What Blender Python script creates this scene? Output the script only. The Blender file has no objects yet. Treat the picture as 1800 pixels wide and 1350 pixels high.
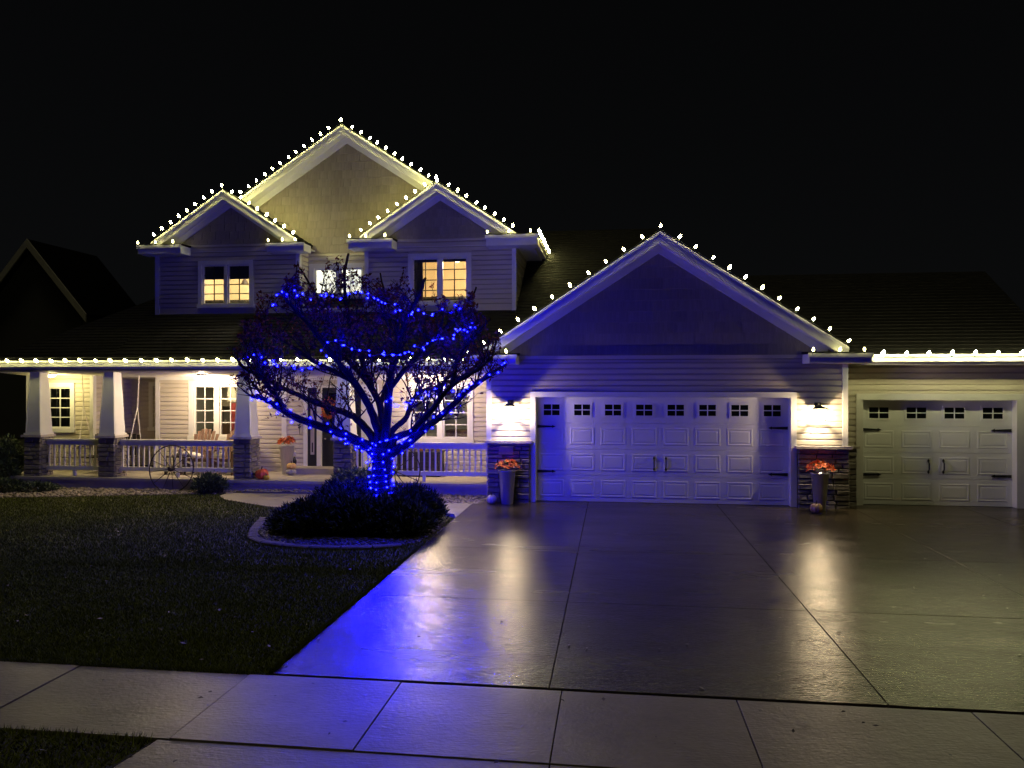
import bpy, math, random
import numpy as np
from mathutils import Vector, Matrix, Euler

R = math.radians
rng = random.Random(7)
nrng = np.random.default_rng(11)
scene = bpy.context.scene
COL = scene.collection

# ------------------------------------------------------------------ camera, world, light, exposure
CAM_H = 2.37
PSI = R(7.5)
cam_data = bpy.data.cameras.new('camera')
cam_data.sensor_width = 36.0
cam_data.lens = 27.0
cam_data.clip_end = 2000
cam = bpy.data.objects.new('camera', cam_data)
COL.objects.link(cam)
cam.location = (0, 0, CAM_H)
cam.rotation_euler = (R(90), 0, PSI)
scene.camera = cam

world = bpy.data.worlds.new('World')
scene.world = world
world.use_nodes = True
wn = world.node_tree
bg = wn.nodes['Background']
sky = wn.nodes.new('ShaderNodeTexSky')
sky.sky_type = 'NISHITA'
sky.sun_disc = False
sky.sun_elevation = R(77)
sky.sun_rotation = R(188)
hs = wn.nodes.new('ShaderNodeHueSaturation')
hs.inputs['Saturation'].default_value = 0.25
wn.links.new(sky.outputs[0], hs.inputs['Color'])
wn.links.new(hs.outputs[0], bg.inputs[0])
bg.inputs[1].default_value = 0.00058

sun_data = bpy.data.lights.new('night_glow', 'SUN')
sun_data.energy = 0.27
sun_data.angle = R(14)
sun_data.color = (1.0, 0.89, 0.55)
sun = bpy.data.objects.new('night_glow', sun_data)
COL.objects.link(sun)
sun.rotation_euler = (R(13), 0, R(-8))

scene.view_settings.view_transform = 'Standard'
scene.view_settings.look = 'None'
scene.view_settings.exposure = 0.0
scene.view_settings.gamma = 1.0
scene.view_settings.use_curve_mapping = False
scene.cycles.use_denoising = True
try:
    scene.cycles.denoiser = 'OPENIMAGEDENOISE'
    scene.cycles.denoising_prefilter = 'ACCURATE'
except Exception:
    pass
scene.cycles.use_light_tree = True
scene.cycles.sample_clamp_indirect = 4.0
scene.cycles.max_bounces = 7
scene.cycles.transparent_max_bounces = 12
scene.cycles.caustics_reflective = False
scene.cycles.caustics_refractive = False

# ------------------------------------------------------------------ helpers
CP, SP = math.cos(PSI), math.sin(PSI)
def at(px, py, Y):
    """a point of the place on the vertical plane Y, measured off the photograph (1800 x 1350)"""
    a = math.tan(math.atan((px - 900) / 1350.0) - PSI)
    z = Y * (CP - a * SP)
    return Vector((a * Y, Y, CAM_H + (675 - py) * z / 1350.0))

class MB:
    def __init__(s): s.v = []; s.f = []
    def face(s, *pts):
        b = len(s.v); s.v += [tuple(p) for p in pts]; s.f.append(tuple(range(b, b + len(pts)))); return s
    def box(s, x0, x1, y0, y1, z0, z1):
        b = len(s.v)
        s.v += [(x, y, z) for z in (z0, z1) for y in (y0, y1) for x in (x0, x1)]
        for q in ((0, 2, 3, 1), (4, 5, 7, 6), (0, 1, 5, 4), (2, 6, 7, 3), (0, 4, 6, 2), (1, 3, 7, 5)):
            s.f.append(tuple(b + i for i in q))
        return s
    def extrude_y(s, poly, y0, y1):
        """poly of (x, z), counter-clockwise seen from -Y"""
        n = len(poly); b = len(s.v)
        s.v += [(x, y0, z) for x, z in poly] + [(x, y1, z) for x, z in poly]
        s.f.append(tuple(b + i for i in range(n)))
        s.f.append(tuple(b + n + i for i in reversed(range(n))))
        for i in range(n):
            j = (i + 1) % n
            s.f.append((b + i, b + n + i, b + n + j, b + j))
        return s
    def extrude_x(s, poly, x0, x1):
        n = len(poly); b = len(s.v)
        s.v += [(x0, y, z) for y, z in poly] + [(x1, y, z) for y, z in poly]
        s.f.append(tuple(b + i for i in range(n)))
        s.f.append(tuple(b + n + i for i in reversed(range(n))))
        for i in range(n):
            j = (i + 1) % n
            s.f.append((b + i, b + n + i, b + n + j, b + j))
        return s
    def prism(s, poly, z0, z1):
        n = len(poly); b = len(s.v)
        s.v += [(x, y, z0) for x, y in poly] + [(x, y, z1) for x, y in poly]
        s.f.append(tuple(b + i for i in reversed(range(n))))
        s.f.append(tuple(b + n + i for i in range(n)))
        for i in range(n):
            j = (i + 1) % n
            s.f.append((b + i, b + j, b + n + j, b + n + i))
        return s
    def tube(s, pts, rad, n=6, cap=True):
        pts = [Vector(p) for p in pts]
        if not isinstance(rad, (list, tuple)): rad = [rad] * len(pts)
        b = len(s.v)
        ref = Vector((0.31, 0.17, 0.93)).normalized()
        for i, p in enumerate(pts):
            t = (pts[min(i + 1, len(pts) - 1)] - pts[max(i - 1, 0)])
            if t.length < 1e-9: t = Vector((0, 0, 1))
            t.normalize()
            u = t.cross(ref)
            if u.length < 0.05: u = t.cross(Vector((1, 0, 0)))
            u.normalize(); w = t.cross(u)
            for k in range(n):
                a = 2 * math.pi * k / n
                q = p + (u * math.cos(a) + w * math.sin(a)) * rad[i]
                s.v.append(tuple(q))
        for i in range(len(pts) - 1):
            for k in range(n):
                k2 = (k + 1) % n
                s.f.append((b + i * n + k, b + i * n + k2, b + (i + 1) * n + k2, b + (i + 1) * n + k))
        if cap:
            s.f.append(tuple(b + k for k in reversed(range(n))))
            m = b + (len(pts) - 1) * n
            s.f.append(tuple(m + k for k in range(n)))
        return s
    def lathe(s, prof, n=12, ribs=0, amp=0.0, c=(0, 0, 0)):
        b = len(s.v)
        for r, z in prof:
            for k in range(n):
                a = 2 * math.pi * k / n
                rr = r * (1 - amp * (0.5 + 0.5 * math.cos(a * ribs))) if ribs else r
                s.v.append((c[0] + rr * math.cos(a), c[1] + rr * math.sin(a), c[2] + z))
        for i in range(len(prof) - 1):
            for k in range(n):
                k2 = (k + 1) % n
                s.f.append((b + i * n + k, b + i * n + k2, b + (i + 1) * n + k2, b + (i + 1) * n + k))
        s.f.append(tuple(b + k for k in reversed(range(n))))
        m = b + (len(prof) - 1) * n
        s.f.append(tuple(m + k for k in range(n)))
        return s
    def mesh(s, name, mat=None, smooth=False):
        me = bpy.data.meshes.new(name)
        me.from_pydata(s.v, [], s.f)
        if mat: me.materials.append(mat)
        if smooth: me.polygons.foreach_set('use_smooth', [True] * len(me.polygons))
        me.update()
        return me
    def build(s, name, mat, parent=None, smooth=False, loc=None):
        return obj(name, s.mesh(name, mat, smooth), parent, loc)

def obj(name, me, parent=None, loc=None, rot=None):
    o = bpy.data.objects.new(name, me)
    COL.objects.link(o)
    if parent: o.parent = parent
    if loc is not None: o.location = loc
    if rot is not None: o.rotation_euler = rot
    return o

def tag(o, label=None, cat=None, group=None, kind=None):
    if label: o['label'] = label
    if cat: o['category'] = cat
    if group: o['group'] = group
    if kind: o['kind'] = kind
    return o

def thing(name, label, cat, loc=(0, 0, 0), rz=0, group=None):
    o = bpy.data.objects.new(name, None)
    COL.objects.link(o)
    o.location = loc
    o.rotation_euler = (0, 0, rz)
    return tag(o, label, cat, group)

def copy_tree(o, parent=None):
    c = o.copy(); COL.objects.link(c); c.parent = parent
    for ch in list(o.children): copy_tree(ch, c)
    return c

def tri_mesh(name, tris, mat, parent=None):
    """tris: array (n, k, 3) of separate polygons with k corners"""
    tris = np.asarray(tris, dtype=np.float32)
    n, k = tris.shape[:2]
    me = bpy.data.meshes.new(name)
    me.vertices.add(n * k); me.loops.add(n * k); me.polygons.add(n)
    me.vertices.foreach_set('co', tris.reshape(-1))
    me.loops.foreach_set('vertex_index', np.arange(n * k, dtype=np.int32))
    me.polygons.foreach_set('loop_start', np.arange(0, n * k, k, dtype=np.int32))
    me.materials.append(mat)
    me.update()
    return obj(name, me, parent)

# ------------------------------------------------------------------ materials
def mat(name, col, rough=0.6, var=0.0, vscale=8.0, bump=0.0, bscale=40.0, metal=0.0, spec=0.5, stretch=None, island=0.0):
    m = bpy.data.materials.new(name); m.use_nodes = True
    nt = m.node_tree; b = nt.nodes['Principled BSDF']
    b.inputs['Roughness'].default_value = rough
    b.inputs['Metallic'].default_value = metal
    b.inputs['Specular IOR Level'].default_value = spec
    b.inputs['Base Color'].default_value = (*col, 1)
    tc = nt.nodes.new('ShaderNodeTexCoord')
    src = tc.outputs['Object']
    if stretch:
        mp = nt.nodes.new('ShaderNodeMapping'); mp.inputs['Scale'].default_value = stretch
        nt.links.new(src, mp.inputs[0]); src = mp.outputs[0]
    last = None
    if var > 0:
        nz = nt.nodes.new('ShaderNodeTexNoise'); nz.inputs['Scale'].default_value = vscale; nz.inputs['Detail'].default_value = 6
        nt.links.new(src, nz.inputs['Vector'])
        rp = nt.nodes.new('ShaderNodeValToRGB')
        rp.color_ramp.elements[0].position = 0.3; rp.color_ramp.elements[1].position = 0.7
        rp.color_ramp.elements[0].color = (*[c * (1 - var) for c in col], 1)
        rp.color_ramp.elements[1].color = (*[min(1, c * (1 + var)) for c in col], 1)
        nt.links.new(nz.outputs['Fac'], rp.inputs[0]); last = rp.outputs[0]
    if island > 0:
        hv = nt.nodes.new('ShaderNodeHueSaturation')
        oi = nt.nodes.new('ShaderNodeObjectInfo') if island < 1 else nt.nodes.new('ShaderNodeNewGeometry')
        out = oi.outputs['Random'] if island < 1 else oi.outputs['Random Per Island']
        mr = nt.nodes.new('ShaderNodeMapRange')
        k = island if island < 1 else island - 1
        mr.inputs[3].default_value = 1 - k; mr.inputs[4].default_value = 1 + k
        nt.links.new(out, mr.inputs[0]); nt.links.new(mr.outputs[0], hv.inputs['Value'])
        if last: nt.links.new(last, hv.inputs['Color'])
        else: hv.inputs['Color'].default_value = (*col, 1)
        last = hv.outputs[0]
    if last: nt.links.new(last, b.inputs['Base Color'])
    if bump > 0:
        nb = nt.nodes.new('ShaderNodeTexNoise'); nb.inputs['Scale'].default_value = bscale; nb.inputs['Detail'].default_value = 5
        nt.links.new(src, nb.inputs['Vector'])
        bp = nt.nodes.new('ShaderNodeBump'); bp.inputs['Strength'].default_value = bump; bp.inputs['Distance'].default_value = 0.02
        nt.links.new(nb.outputs['Fac'], bp.inputs['Height']); nt.links.new(bp.outputs[0], b.inputs['Normal'])
    return m

def emit(name, col, strength):
    m = bpy.data.materials.new(name); m.use_nodes = True
    nt = m.node_tree; b = nt.nodes['Principled BSDF']
    b.inputs['Base Color'].default_value = (*[min(1, c) for c in col], 1)
    b.inputs['Emission Color'].default_value = (*col, 1)
    b.inputs['Emission Strength'].default_value = strength
    b.inputs['Roughness'].default_value = 0.3
    return m

M = {}
M['trim'] = mat('white_trim', (0.70, 0.69, 0.65), 0.45, 0.05, 3)
M['siding'] = mat('vinyl_siding', (0.53, 0.48, 0.39), 0.5, 0.04, 4, 0.08, 60, stretch=(0.3, 1, 6))
M['shake'] = mat('shake', (0.29, 0.25, 0.20), 0.7, 0.12, 5, 0.4, 50, stretch=(8, 1, 0.6), island=0.09)
M['roof'] = mat('asphalt_shingle', (0.011, 0.0105, 0.0105), 0.75, 0.45, 9, 0.5, 60, spec=0.12)
M['stone'] = mat('ledge_stone', (0.17, 0.15, 0.13), 0.75, 0.25, 9, 0.6, 22, island=0.18)
M['mortar'] = mat('mortar', (0.14, 0.125, 0.105), 0.9, 0.2, 20)
M['cap'] = mat('stone_ledge_cap', (0.50, 0.45, 0.40), 0.8, 0.15, 12, 0.6, 30)
M['door_white'] = mat('garage_door_paint', (0.78, 0.78, 0.76), 0.42, 0.03, 2)
M['black_metal'] = mat('black_iron', (0.012, 0.012, 0.013), 0.5)
M['dark_glass'] = mat('dark_glass', (0.006, 0.007, 0.009), 0.08, spec=0.6)
M['front_door'] = mat('dark_door_paint', (0.018, 0.02, 0.028), 0.4, 0.1, 5)
M['porch_floor'] = mat('porch_concrete', (0.42, 0.38, 0.32), 0.7, 0.12, 5, 0.2, 60)
M['ceiling'] = mat('porch_ceiling', (0.66, 0.62, 0.55), 0.55, 0.03, 3)
M['wood'] = mat('brown_wood', (0.155, 0.085, 0.055), 0.6, 0.3, 6, 0.2, 40, stretch=(6, 6, 0.7), island=0.18)
M['dark_wood'] = mat('dark_wood', (0.035, 0.025, 0.022), 0.6, 0.3, 6)
M['cream'] = mat('cream_wall', (0.74, 0.64, 0.46), 0.8, 0.03, 3)
M['orange_wall'] = mat('warm_wall', (0.72, 0.60, 0.42), 0.8, 0.05, 3)
M['grey_wall'] = mat('grey_green_wall', (0.34, 0.34, 0.30), 0.8, 0.08, 3)
M['blind'] = mat('dark_blind', (0.05, 0.05, 0.055), 0.8, 0.1, 3)
M['red'] = mat('red_curtain', (0.25, 0.03, 0.025), 0.8, 0.2, 10)
M['galv'] = mat('galvanised_steel', (0.50, 0.48, 0.45), 0.42, 0.1, 3, 0.02, 6, metal=0.55, stretch=(10, 10, 1))
M['petal'] = mat('orange_petal', (0.62, 0.12, 0.02), 0.6, island=1.45)
M['leafg'] = mat('flower_leaf', (0.07, 0.09, 0.03), 0.6, island=1.4)
M['pumpkin_w'] = mat('white_pumpkin_skin', (0.66, 0.60, 0.54), 0.45, 0.08, 9)
M['pumpkin_o'] = mat('orange_pumpkin_skin', (0.78, 0.30, 0.05), 0.45, 0.12, 7)
M['pumpkin_y'] = mat('pale_pumpkin_skin', (0.76, 0.47, 0.13), 0.45, 0.1, 7)
M['pumpkin_g'] = mat('grey_pumpkin_skin', (0.32, 0.31, 0.27), 0.5, 0.1, 7)
M['pumpkin_t'] = mat('tan_pumpkin_skin', (0.42, 0.25, 0.15), 0.5, 0.1, 7)
M['stem'] = mat('pumpkin_stem', (0.10, 0.08, 0.04), 0.7)
M['bone'] = mat('bone', (0.60, 0.56, 0.48), 0.6, 0.1, 20)
M['cushion'] = mat('pale_cushion', (0.72, 0.68, 0.60), 0.85, 0.06, 10, 0.2, 50)
M['iron_rust'] = mat('rusty_iron', (0.035, 0.022, 0.018), 0.7, 0.4, 20, 0.3, 60)
M['bark'] = mat('bark', (0.026, 0.016, 0.0065), 0.9, var=0.35, vscale=14, bump=0.7, bscale=35, stretch=(1, 1, 0.35), spec=0.06)
M['leaf'] = mat('dark_red_leaf', (0.15, 0.040, 0.012), 0.8, island=1.55, spec=0.08)
M['juniper'] = mat('juniper_needles', (0.050, 0.062, 0.014), 0.8, island=1.5, spec=0.1)
M['spruce'] = mat('spruce_needles', (0.060, 0.085, 0.055), 0.7, island=1.5)
M['boxwood'] = mat('shrub_leaf', (0.055, 0.080, 0.035), 0.6, island=1.5)
M['grass'] = mat('grass_blade', (0.10, 0.12, 0.016), 0.9, spec=0.1, island=1.5)
M['soil'] = mat('lawn_soil', (0.045, 0.045, 0.014), 0.9, 0.4, 6, 0.6, 40)
M['mulch'] = mat('wet_mulch', (0.030, 0.023, 0.012), 0.7, 0.5, 12, 0.8, 40, spec=0.15)
M['rock'] = mat('river_rock', (0.21, 0.165, 0.12), 0.6, 0.15, 20, island=1.5)
M['dark_rock'] = mat('wet_bed_rock', (0.055, 0.046, 0.032), 0.45, 0.2, 20, island=1.5, spec=0.25)
M['edging'] = mat('concrete_edging', (0.11, 0.095, 0.055), 0.85, 0.35, 7, 0.8, 30, spec=0.15)
M['wire'] = mat('green_wire', (0.012, 0.018, 0.012), 0.6)
M['fallen'] = mat('fallen_leaf', (0.030, 0.018, 0.012), 0.5, island=1.6)
M['paper'] = mat('pale_paper', (0.62, 0.57, 0.44), 0.8, 0.04, 5)
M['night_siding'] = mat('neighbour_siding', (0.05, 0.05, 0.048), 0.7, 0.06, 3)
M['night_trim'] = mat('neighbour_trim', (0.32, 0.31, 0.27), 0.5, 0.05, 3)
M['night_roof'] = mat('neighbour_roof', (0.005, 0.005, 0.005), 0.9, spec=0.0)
M['plaque'] = mat('cast_plaque', (0.20, 0.185, 0.17), 0.6, 0.1, 20)
M['bulb'] = emit('warm_white_bulb', (1.0, 0.92, 0.32), 225.0)
M['bulb_faint'] = emit('faint_warm_white_bulb', (1.0, 0.92, 0.36), 28.0)
M['bulb_dim'] = emit('soft_warm_white_bulb', (1.0, 0.92, 0.36), 55.0)
M['bulb_bright'] = emit('bright_warm_white_bulb', (1.0, 0.95, 0.44), 250.0)
M['led'] = emit('blue_led', (0.0003, 0.00034, 1.0), 1850.0)
M['globe'] = emit('porch_globe', (1.0, 0.84, 0.58), 14.0)
M['lamp_core'] = emit('lantern_bulb', (1.0, 0.86, 0.6), 60.0)
M['room_lamp'] = emit('room_lamp', (1.0, 0.78, 0.42), 14.0)
M['sheer'] = emit('glowing_sheer_curtain', (1.0, 0.95, 0.80), 2.6)

def glass_mat(name, tint, gloss, em=None):
    m = bpy.data.materials.new(name); m.use_nodes = True
    nt = m.node_tree; nt.nodes.clear()
    out = nt.nodes.new('ShaderNodeOutputMaterial')
    tr = nt.nodes.new('ShaderNodeBsdfTransparent'); tr.inputs[0].default_value = (*tint, 1)
    gl = nt.nodes.new('ShaderNodeBsdfGlossy'); gl.inputs['Roughness'].default_value = 0.03
    mx = nt.nodes.new('ShaderNodeMixShader'); mx.inputs[0].default_value = gloss
    nt.links.new(tr.outputs[0], mx.inputs[1]); nt.links.new(gl.outputs[0], mx.inputs[2])
    last = mx.outputs[0]
    if em:
        e = nt.nodes.new('ShaderNodeEmission'); e.inputs[0].default_value = (*em[:3], 1); e.inputs[1].default_value = em[3]
        ad = nt.nodes.new('ShaderNodeAddShader')
        nt.links.new(last, ad.inputs[0]); nt.links.new(e.outputs[0], ad.inputs[1]); last = ad.outputs[0]
    nt.links.new(last, out.inputs[0])
    return m
M['glass'] = glass_mat('window_glass', (0.93, 0.95, 0.94), 0.07)
M['seeded'] = glass_mat('seeded_glass', (0.9, 0.88, 0.84), 0.05, (1.0, 0.84, 0.55, 10.0))

def concrete(name, col, r_lo, r_hi, bump, spec=0.5):
    m = bpy.data.materials.new(name); m.use_nodes = True
    nt = m.node_tree; b = nt.nodes['Principled BSDF']; L = nt.links.new
    tc = nt.nodes.new('ShaderNodeTexCoord'); ge = nt.nodes.new('ShaderNodeNewGeometry')
    pos = ge.outputs['Position']
    n1 = nt.nodes.new('ShaderNodeTexNoise'); n1.inputs['Scale'].default_value = 0.8; n1.inputs['Detail'].default_value = 7; n1.inputs['Roughness'].default_value = 0.62
    L(pos, n1.inputs['Vector'])
    n2 = nt.nodes.new('ShaderNodeTexNoise'); n2.inputs['Scale'].default_value = 22; n2.inputs['Detail'].default_value = 6
    L(pos, n2.inputs['Vector'])
    mixn = nt.nodes.new('ShaderNodeMath'); mixn.operation = 'MULTIPLY_ADD'; mixn.inputs[1].default_value = 0.35
    L(n2.outputs['Fac'], mixn.inputs[0]); L(n1.outputs['Fac'], mixn.inputs[2])
    rp = nt.nodes.new('ShaderNodeValToRGB'); rp.color_ramp.elements[0].position = 0.30; rp.color_ramp.elements[1].position = 1.0
    rp.color_ramp.elements[0].color = (*[c * 0.55 for c in col], 1); rp.color_ramp.elements[1].color = (*[c * 1.35 for c in col], 1)
    L(mixn.outputs[0], rp.inputs[0])
    hv = nt.nodes.new('ShaderNodeHueSaturation'); oi = nt.nodes.new('ShaderNodeObjectInfo')
    mr = nt.nodes.new('ShaderNodeMapRange'); mr.inputs[3].default_value = 0.84; mr.inputs[4].default_value = 1.14
    L(oi.outputs['Random'], mr.inputs[0]); L(mr.outputs[0], hv.inputs['Value']); L(rp.outputs[0], hv.inputs['Color'])
    L(hv.outputs[0], b.inputs['Base Color'])
    # wetness: broad films and drier patches
    n3 = nt.nodes.new('ShaderNodeTexNoise'); n3.inputs['Scale'].default_value = 0.55; n3.inputs['Detail'].default_value = 4; n3.inputs['Roughness'].default_value = 0.6
    mp3 = nt.nodes.new('ShaderNodeMapping'); mp3.inputs['Scale'].default_value = (0.7, 2.6, 1); L(pos, mp3.inputs[0]); L(mp3.outputs[0], n3.inputs['Vector'])
    mr2 = nt.nodes.new('ShaderNodeMapRange'); mr2.inputs[1].default_value = 0.28; mr2.inputs[2].default_value = 0.72
    mr2.inputs[3].default_value = r_lo; mr2.inputs[4].default_value = r_hi
    L(n3.outputs['Fac'], mr2.inputs[0]); L(mr2.outputs[0], b.inputs['Roughness'])
    b.inputs['Specular IOR Level'].default_value = spec
    # broom finish and grit
    mp = nt.nodes.new('ShaderNodeMapping'); mp.inputs['Scale'].default_value = (6, 45, 1); L(pos, mp.inputs[0])
    n4 = nt.nodes.new('ShaderNodeTexNoise'); n4.inputs['Scale'].default_value = 1.4; n4.inputs['Detail'].default_value = 4; L(mp.outputs[0], n4.inputs['Vector'])
    n5 = nt.nodes.new('ShaderNodeTexNoise'); n5.inputs['Scale'].default_value = 3.2; n5.inputs['Detail'].default_value = 3; L(pos, n5.inputs['Vector'])
    n6 = nt.nodes.new('ShaderNodeTexNoise'); n6.inputs['Scale'].default_value = 36; n6.inputs['Detail'].default_value = 3; L(pos, n6.inputs['Vector'])
    a1 = nt.nodes.new('ShaderNodeMath'); a1.operation = 'MULTIPLY_ADD'; a1.inputs[1].default_value = 2.2; L(n5.outputs['Fac'], a1.inputs[0]); L(n4.outputs['Fac'], a1.inputs[2])
    a2 = nt.nodes.new('ShaderNodeMath'); a2.operation = 'MULTIPLY_ADD'; a2.inputs[1].default_value = 1.0; L(n6.outputs['Fac'], a2.inputs[0]); L(a1.outputs[0], a2.inputs[2])
    bp = nt.nodes.new('ShaderNodeBump'); bp.inputs['Strength'].default_value = bump; bp.inputs['Distance'].default_value = 0.006
    L(a2.outputs[0], bp.inputs['Height']); L(bp.outputs[0], b.inputs['Normal'])
    return m
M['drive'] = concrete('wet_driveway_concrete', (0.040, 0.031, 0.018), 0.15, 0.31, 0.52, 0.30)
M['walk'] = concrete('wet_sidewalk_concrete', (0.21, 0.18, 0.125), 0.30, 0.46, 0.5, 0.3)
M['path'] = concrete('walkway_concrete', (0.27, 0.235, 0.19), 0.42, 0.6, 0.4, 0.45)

# ------------------------------------------------------------------ ground, driveway, sidewalk
g = MB(); g.box(-260, 260, -60, 400, -0.3, -0.05)
tag(g.build('ground', M['soil']), kind='structure')

def slab(name, x0, x1, y0, y1, z0, z1, m, parent, bev=0.0008):
    b = MB(); k = bev
    v = [(x0, y0, z0), (x1, y0, z0), (x1, y1, z0), (x0, y1, z0),
         (x0, y0, z1 - k), (x1, y0, z1 - k), (x1, y1, z1 - k), (x0, y1, z1 - k),
         (x0 + k, y0 + k, z1), (x1 - k, y0 + k, z1), (x1 - k, y1 - k, z1), (x0 + k, y1 - k, z1)]
    b.v = v
    b.f = [(3, 2, 1, 0), (8, 9, 10, 11)]
    for a in (0, 4):
        for i in range(4):
            j = (i + 1) % 4
            b.f.append((a + i, a + j, a + 4 + j, a + 4 + i))
    return b.build(name, m, parent)

drive = MB().box(-2.73, 8.6, 5.93, 15.3, -0.25, 0.006).build('driveway', M['mulch'])
tag(drive, kind='structure')
xs = [-2.745, -0.49, 2.0, 4.5, 6.6, 8.7]
ys = [5.925, 8.29, 10.87, 13.2, 15.42]
JG = 0.006
for i in range(len(xs) - 1):
    for j in range(len(ys) - 1):
        y1 = ys[j + 1]
        x0, x1 = xs[i], xs[i + 1]
        yb = 15.75 if (j == 3 and x0 > 4) else y1
        if j == 2: continue
        y0 = ys[j] if j != 3 else 10.87
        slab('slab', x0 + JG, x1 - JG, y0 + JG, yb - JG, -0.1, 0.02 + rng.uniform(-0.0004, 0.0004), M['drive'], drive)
side = MB().box(-40, 12, 4.76, 5.86, -0.25, 0.006).build('sidewalk', M['mulch'])
tag(side, kind='structure')
sj = [-13.2, -11.9, -10.6, -9.2, -7.6, -6.0, -4.41, -2.92, -1.655, -0.39, 0.91, 2.545, 4.1, 5.7, 7.2, 8.8]
for i in range(len(sj) - 1):
    slab('slab', sj[i] + 0.005, sj[i + 1] - 0.005, 4.755, 5.885, -0.1, 0.02 + rng.uniform(-0.003, 0.003), M['walk'], side)
apron = MB().box(-2.95, 9, -1, 4.70, -0.25, -0.045).build('driveway_apron', M['mulch'])
tag(apron, kind='structure')
for i, (a, b_) in enumerate(((-3.0, -0.39), (-0.39, 2.545), (2.545, 5.7), (5.7, 8.8))):
    bb = MB(); bb.prism([(a + 0.005 - (0.55 if i == 0 else 0), 0.5), (b_ - 0.005, 0.5), (b_ - 0.005, 4.742), (a + 0.005, 4.742)], -0.1, 0.012)
    bb.build('slab', M['walk'], apron)

bed_poly = [(-5.61, 11.44), (-5.42, 11.02), (-5.0, 10.74), (-4.4, 10.60), (-3.8, 10.62), (-3.2, 10.78), (-2.86, 11.15), (-2.80, 12.2),
            (-2.83, 13.1), (-2.95, 13.45), (-3.4, 13.68), (-4.4, 13.70), (-5.4, 13.62), (-6.0, 13.25), (-6.05, 12.7), (-5.85, 12.05)]
walk_poly = [(-8.25, 15.65), (-8.2, 15.2), (-7.85, 14.75), (-7.25, 14.38), (-6.5, 13.98), (-5.8, 13.80), (-4.4, 13.80), (-3.3, 13.80), (-2.85, 13.62), (-2.752, 13.3),
             (-2.752, 14.95), (-3.7, 14.82), (-5.0, 14.9), (-5.75, 15.2), (-5.85, 15.72)]
MBb = MB(); MBb.prism(bed_poly, -0.1, 0.012)
tag(MBb.build('planting_bed', M['mulch']), kind='structure')
ww = MB(); ww.prism(walk_poly, -0.1, 0.021)
tag(ww.build('walkway', M['path']), kind='structure')

def inside(px, py, poly):
    c = np.zeros(len(px), bool)
    n = len(poly); j = n - 1
    for i in range(n):
        xi, yi = poly[i]; xj, yj = poly[j]
        cond = ((yi > py) != (yj > py)) & (px < (xj - xi) * (py - yi) / (yj - yi + 1e-12) + xi)
        c ^= cond; j = i
    return c

# concrete edging round the planting bed: separate curved kerb stones
edge = thing('bed_edging', 'low curved concrete edging round the juniper bed under the tree', 'edging')
chain = [Vector((x, y, 0)) for x, y in [(-6.05, 12.75), (-5.86, 12.05), (-5.61, 11.42), (-5.40, 11.0), (-5.0, 10.72), (-4.4, 10.57), (-3.8, 10.59), (-3.2, 10.74), (-2.88, 11.05)]]
def resample(pts, step):
    out = [pts[0].copy()]; acc = 0.0
    for a, b in zip(pts, pts[1:]):
        L = (b - a).length; d = step - acc
        while d <= L:
            out.append(a.lerp(b, d / L)); d += step
        acc = (acc + L) % step if L > 0 else acc
    return out
ch = resample(chain, 0.44)
for a, b in zip(ch, ch[1:]):
    t = (b - a).normalized(); n_ = Vector((-t.y, t.x, 0))
    a2, b2 = a + t * 0.006, b - t * 0.006
    e = MB(); w = 0.075
    base = [(a2 - n_ * w), (b2 - n_ * w), (b2 + n_ * w), (a2 + n_ * w)]
    top = [(a2 - n_ * w * 0.7), (b2 - n_ * w * 0.7), (b2 + n_ * w * 0.7), (a2 + n_ * w * 0.7)]
    e.v = [(p.x, p.y, -0.05) for p in base] + [(p.x, p.y, 0.03) for p in base] + [(p.x, p.y, 0.045) for p in top]
    e.f = [(0, 3, 2, 1), (8, 9, 10, 11)] + [(k + i, k + (i + 1) % 4, k + 4 + (i + 1) % 4, k + 4 + i) for k in (0, 4) for i in range(4)]
    e.build('kerb_stone', M['edging'], edge)

# lawn sheet and blades
lawn = MB()
lawn.prism([(-40, 5.9), (-2.76, 5.9), (-2.76, 13.3), (-3.4, 14.0), (-8.2, 14.9), (-8.3, 15.6), (-40, 15.6)], -0.1, 0.0)
lawn.prism([(-40, 0.2), (-3.6, 0.2), (-3.02, 4.74), (-40, 4.74)], -0.1, 0.0)
tag(lawn.build('lawn', M['soil']), kind='structure')

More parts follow.
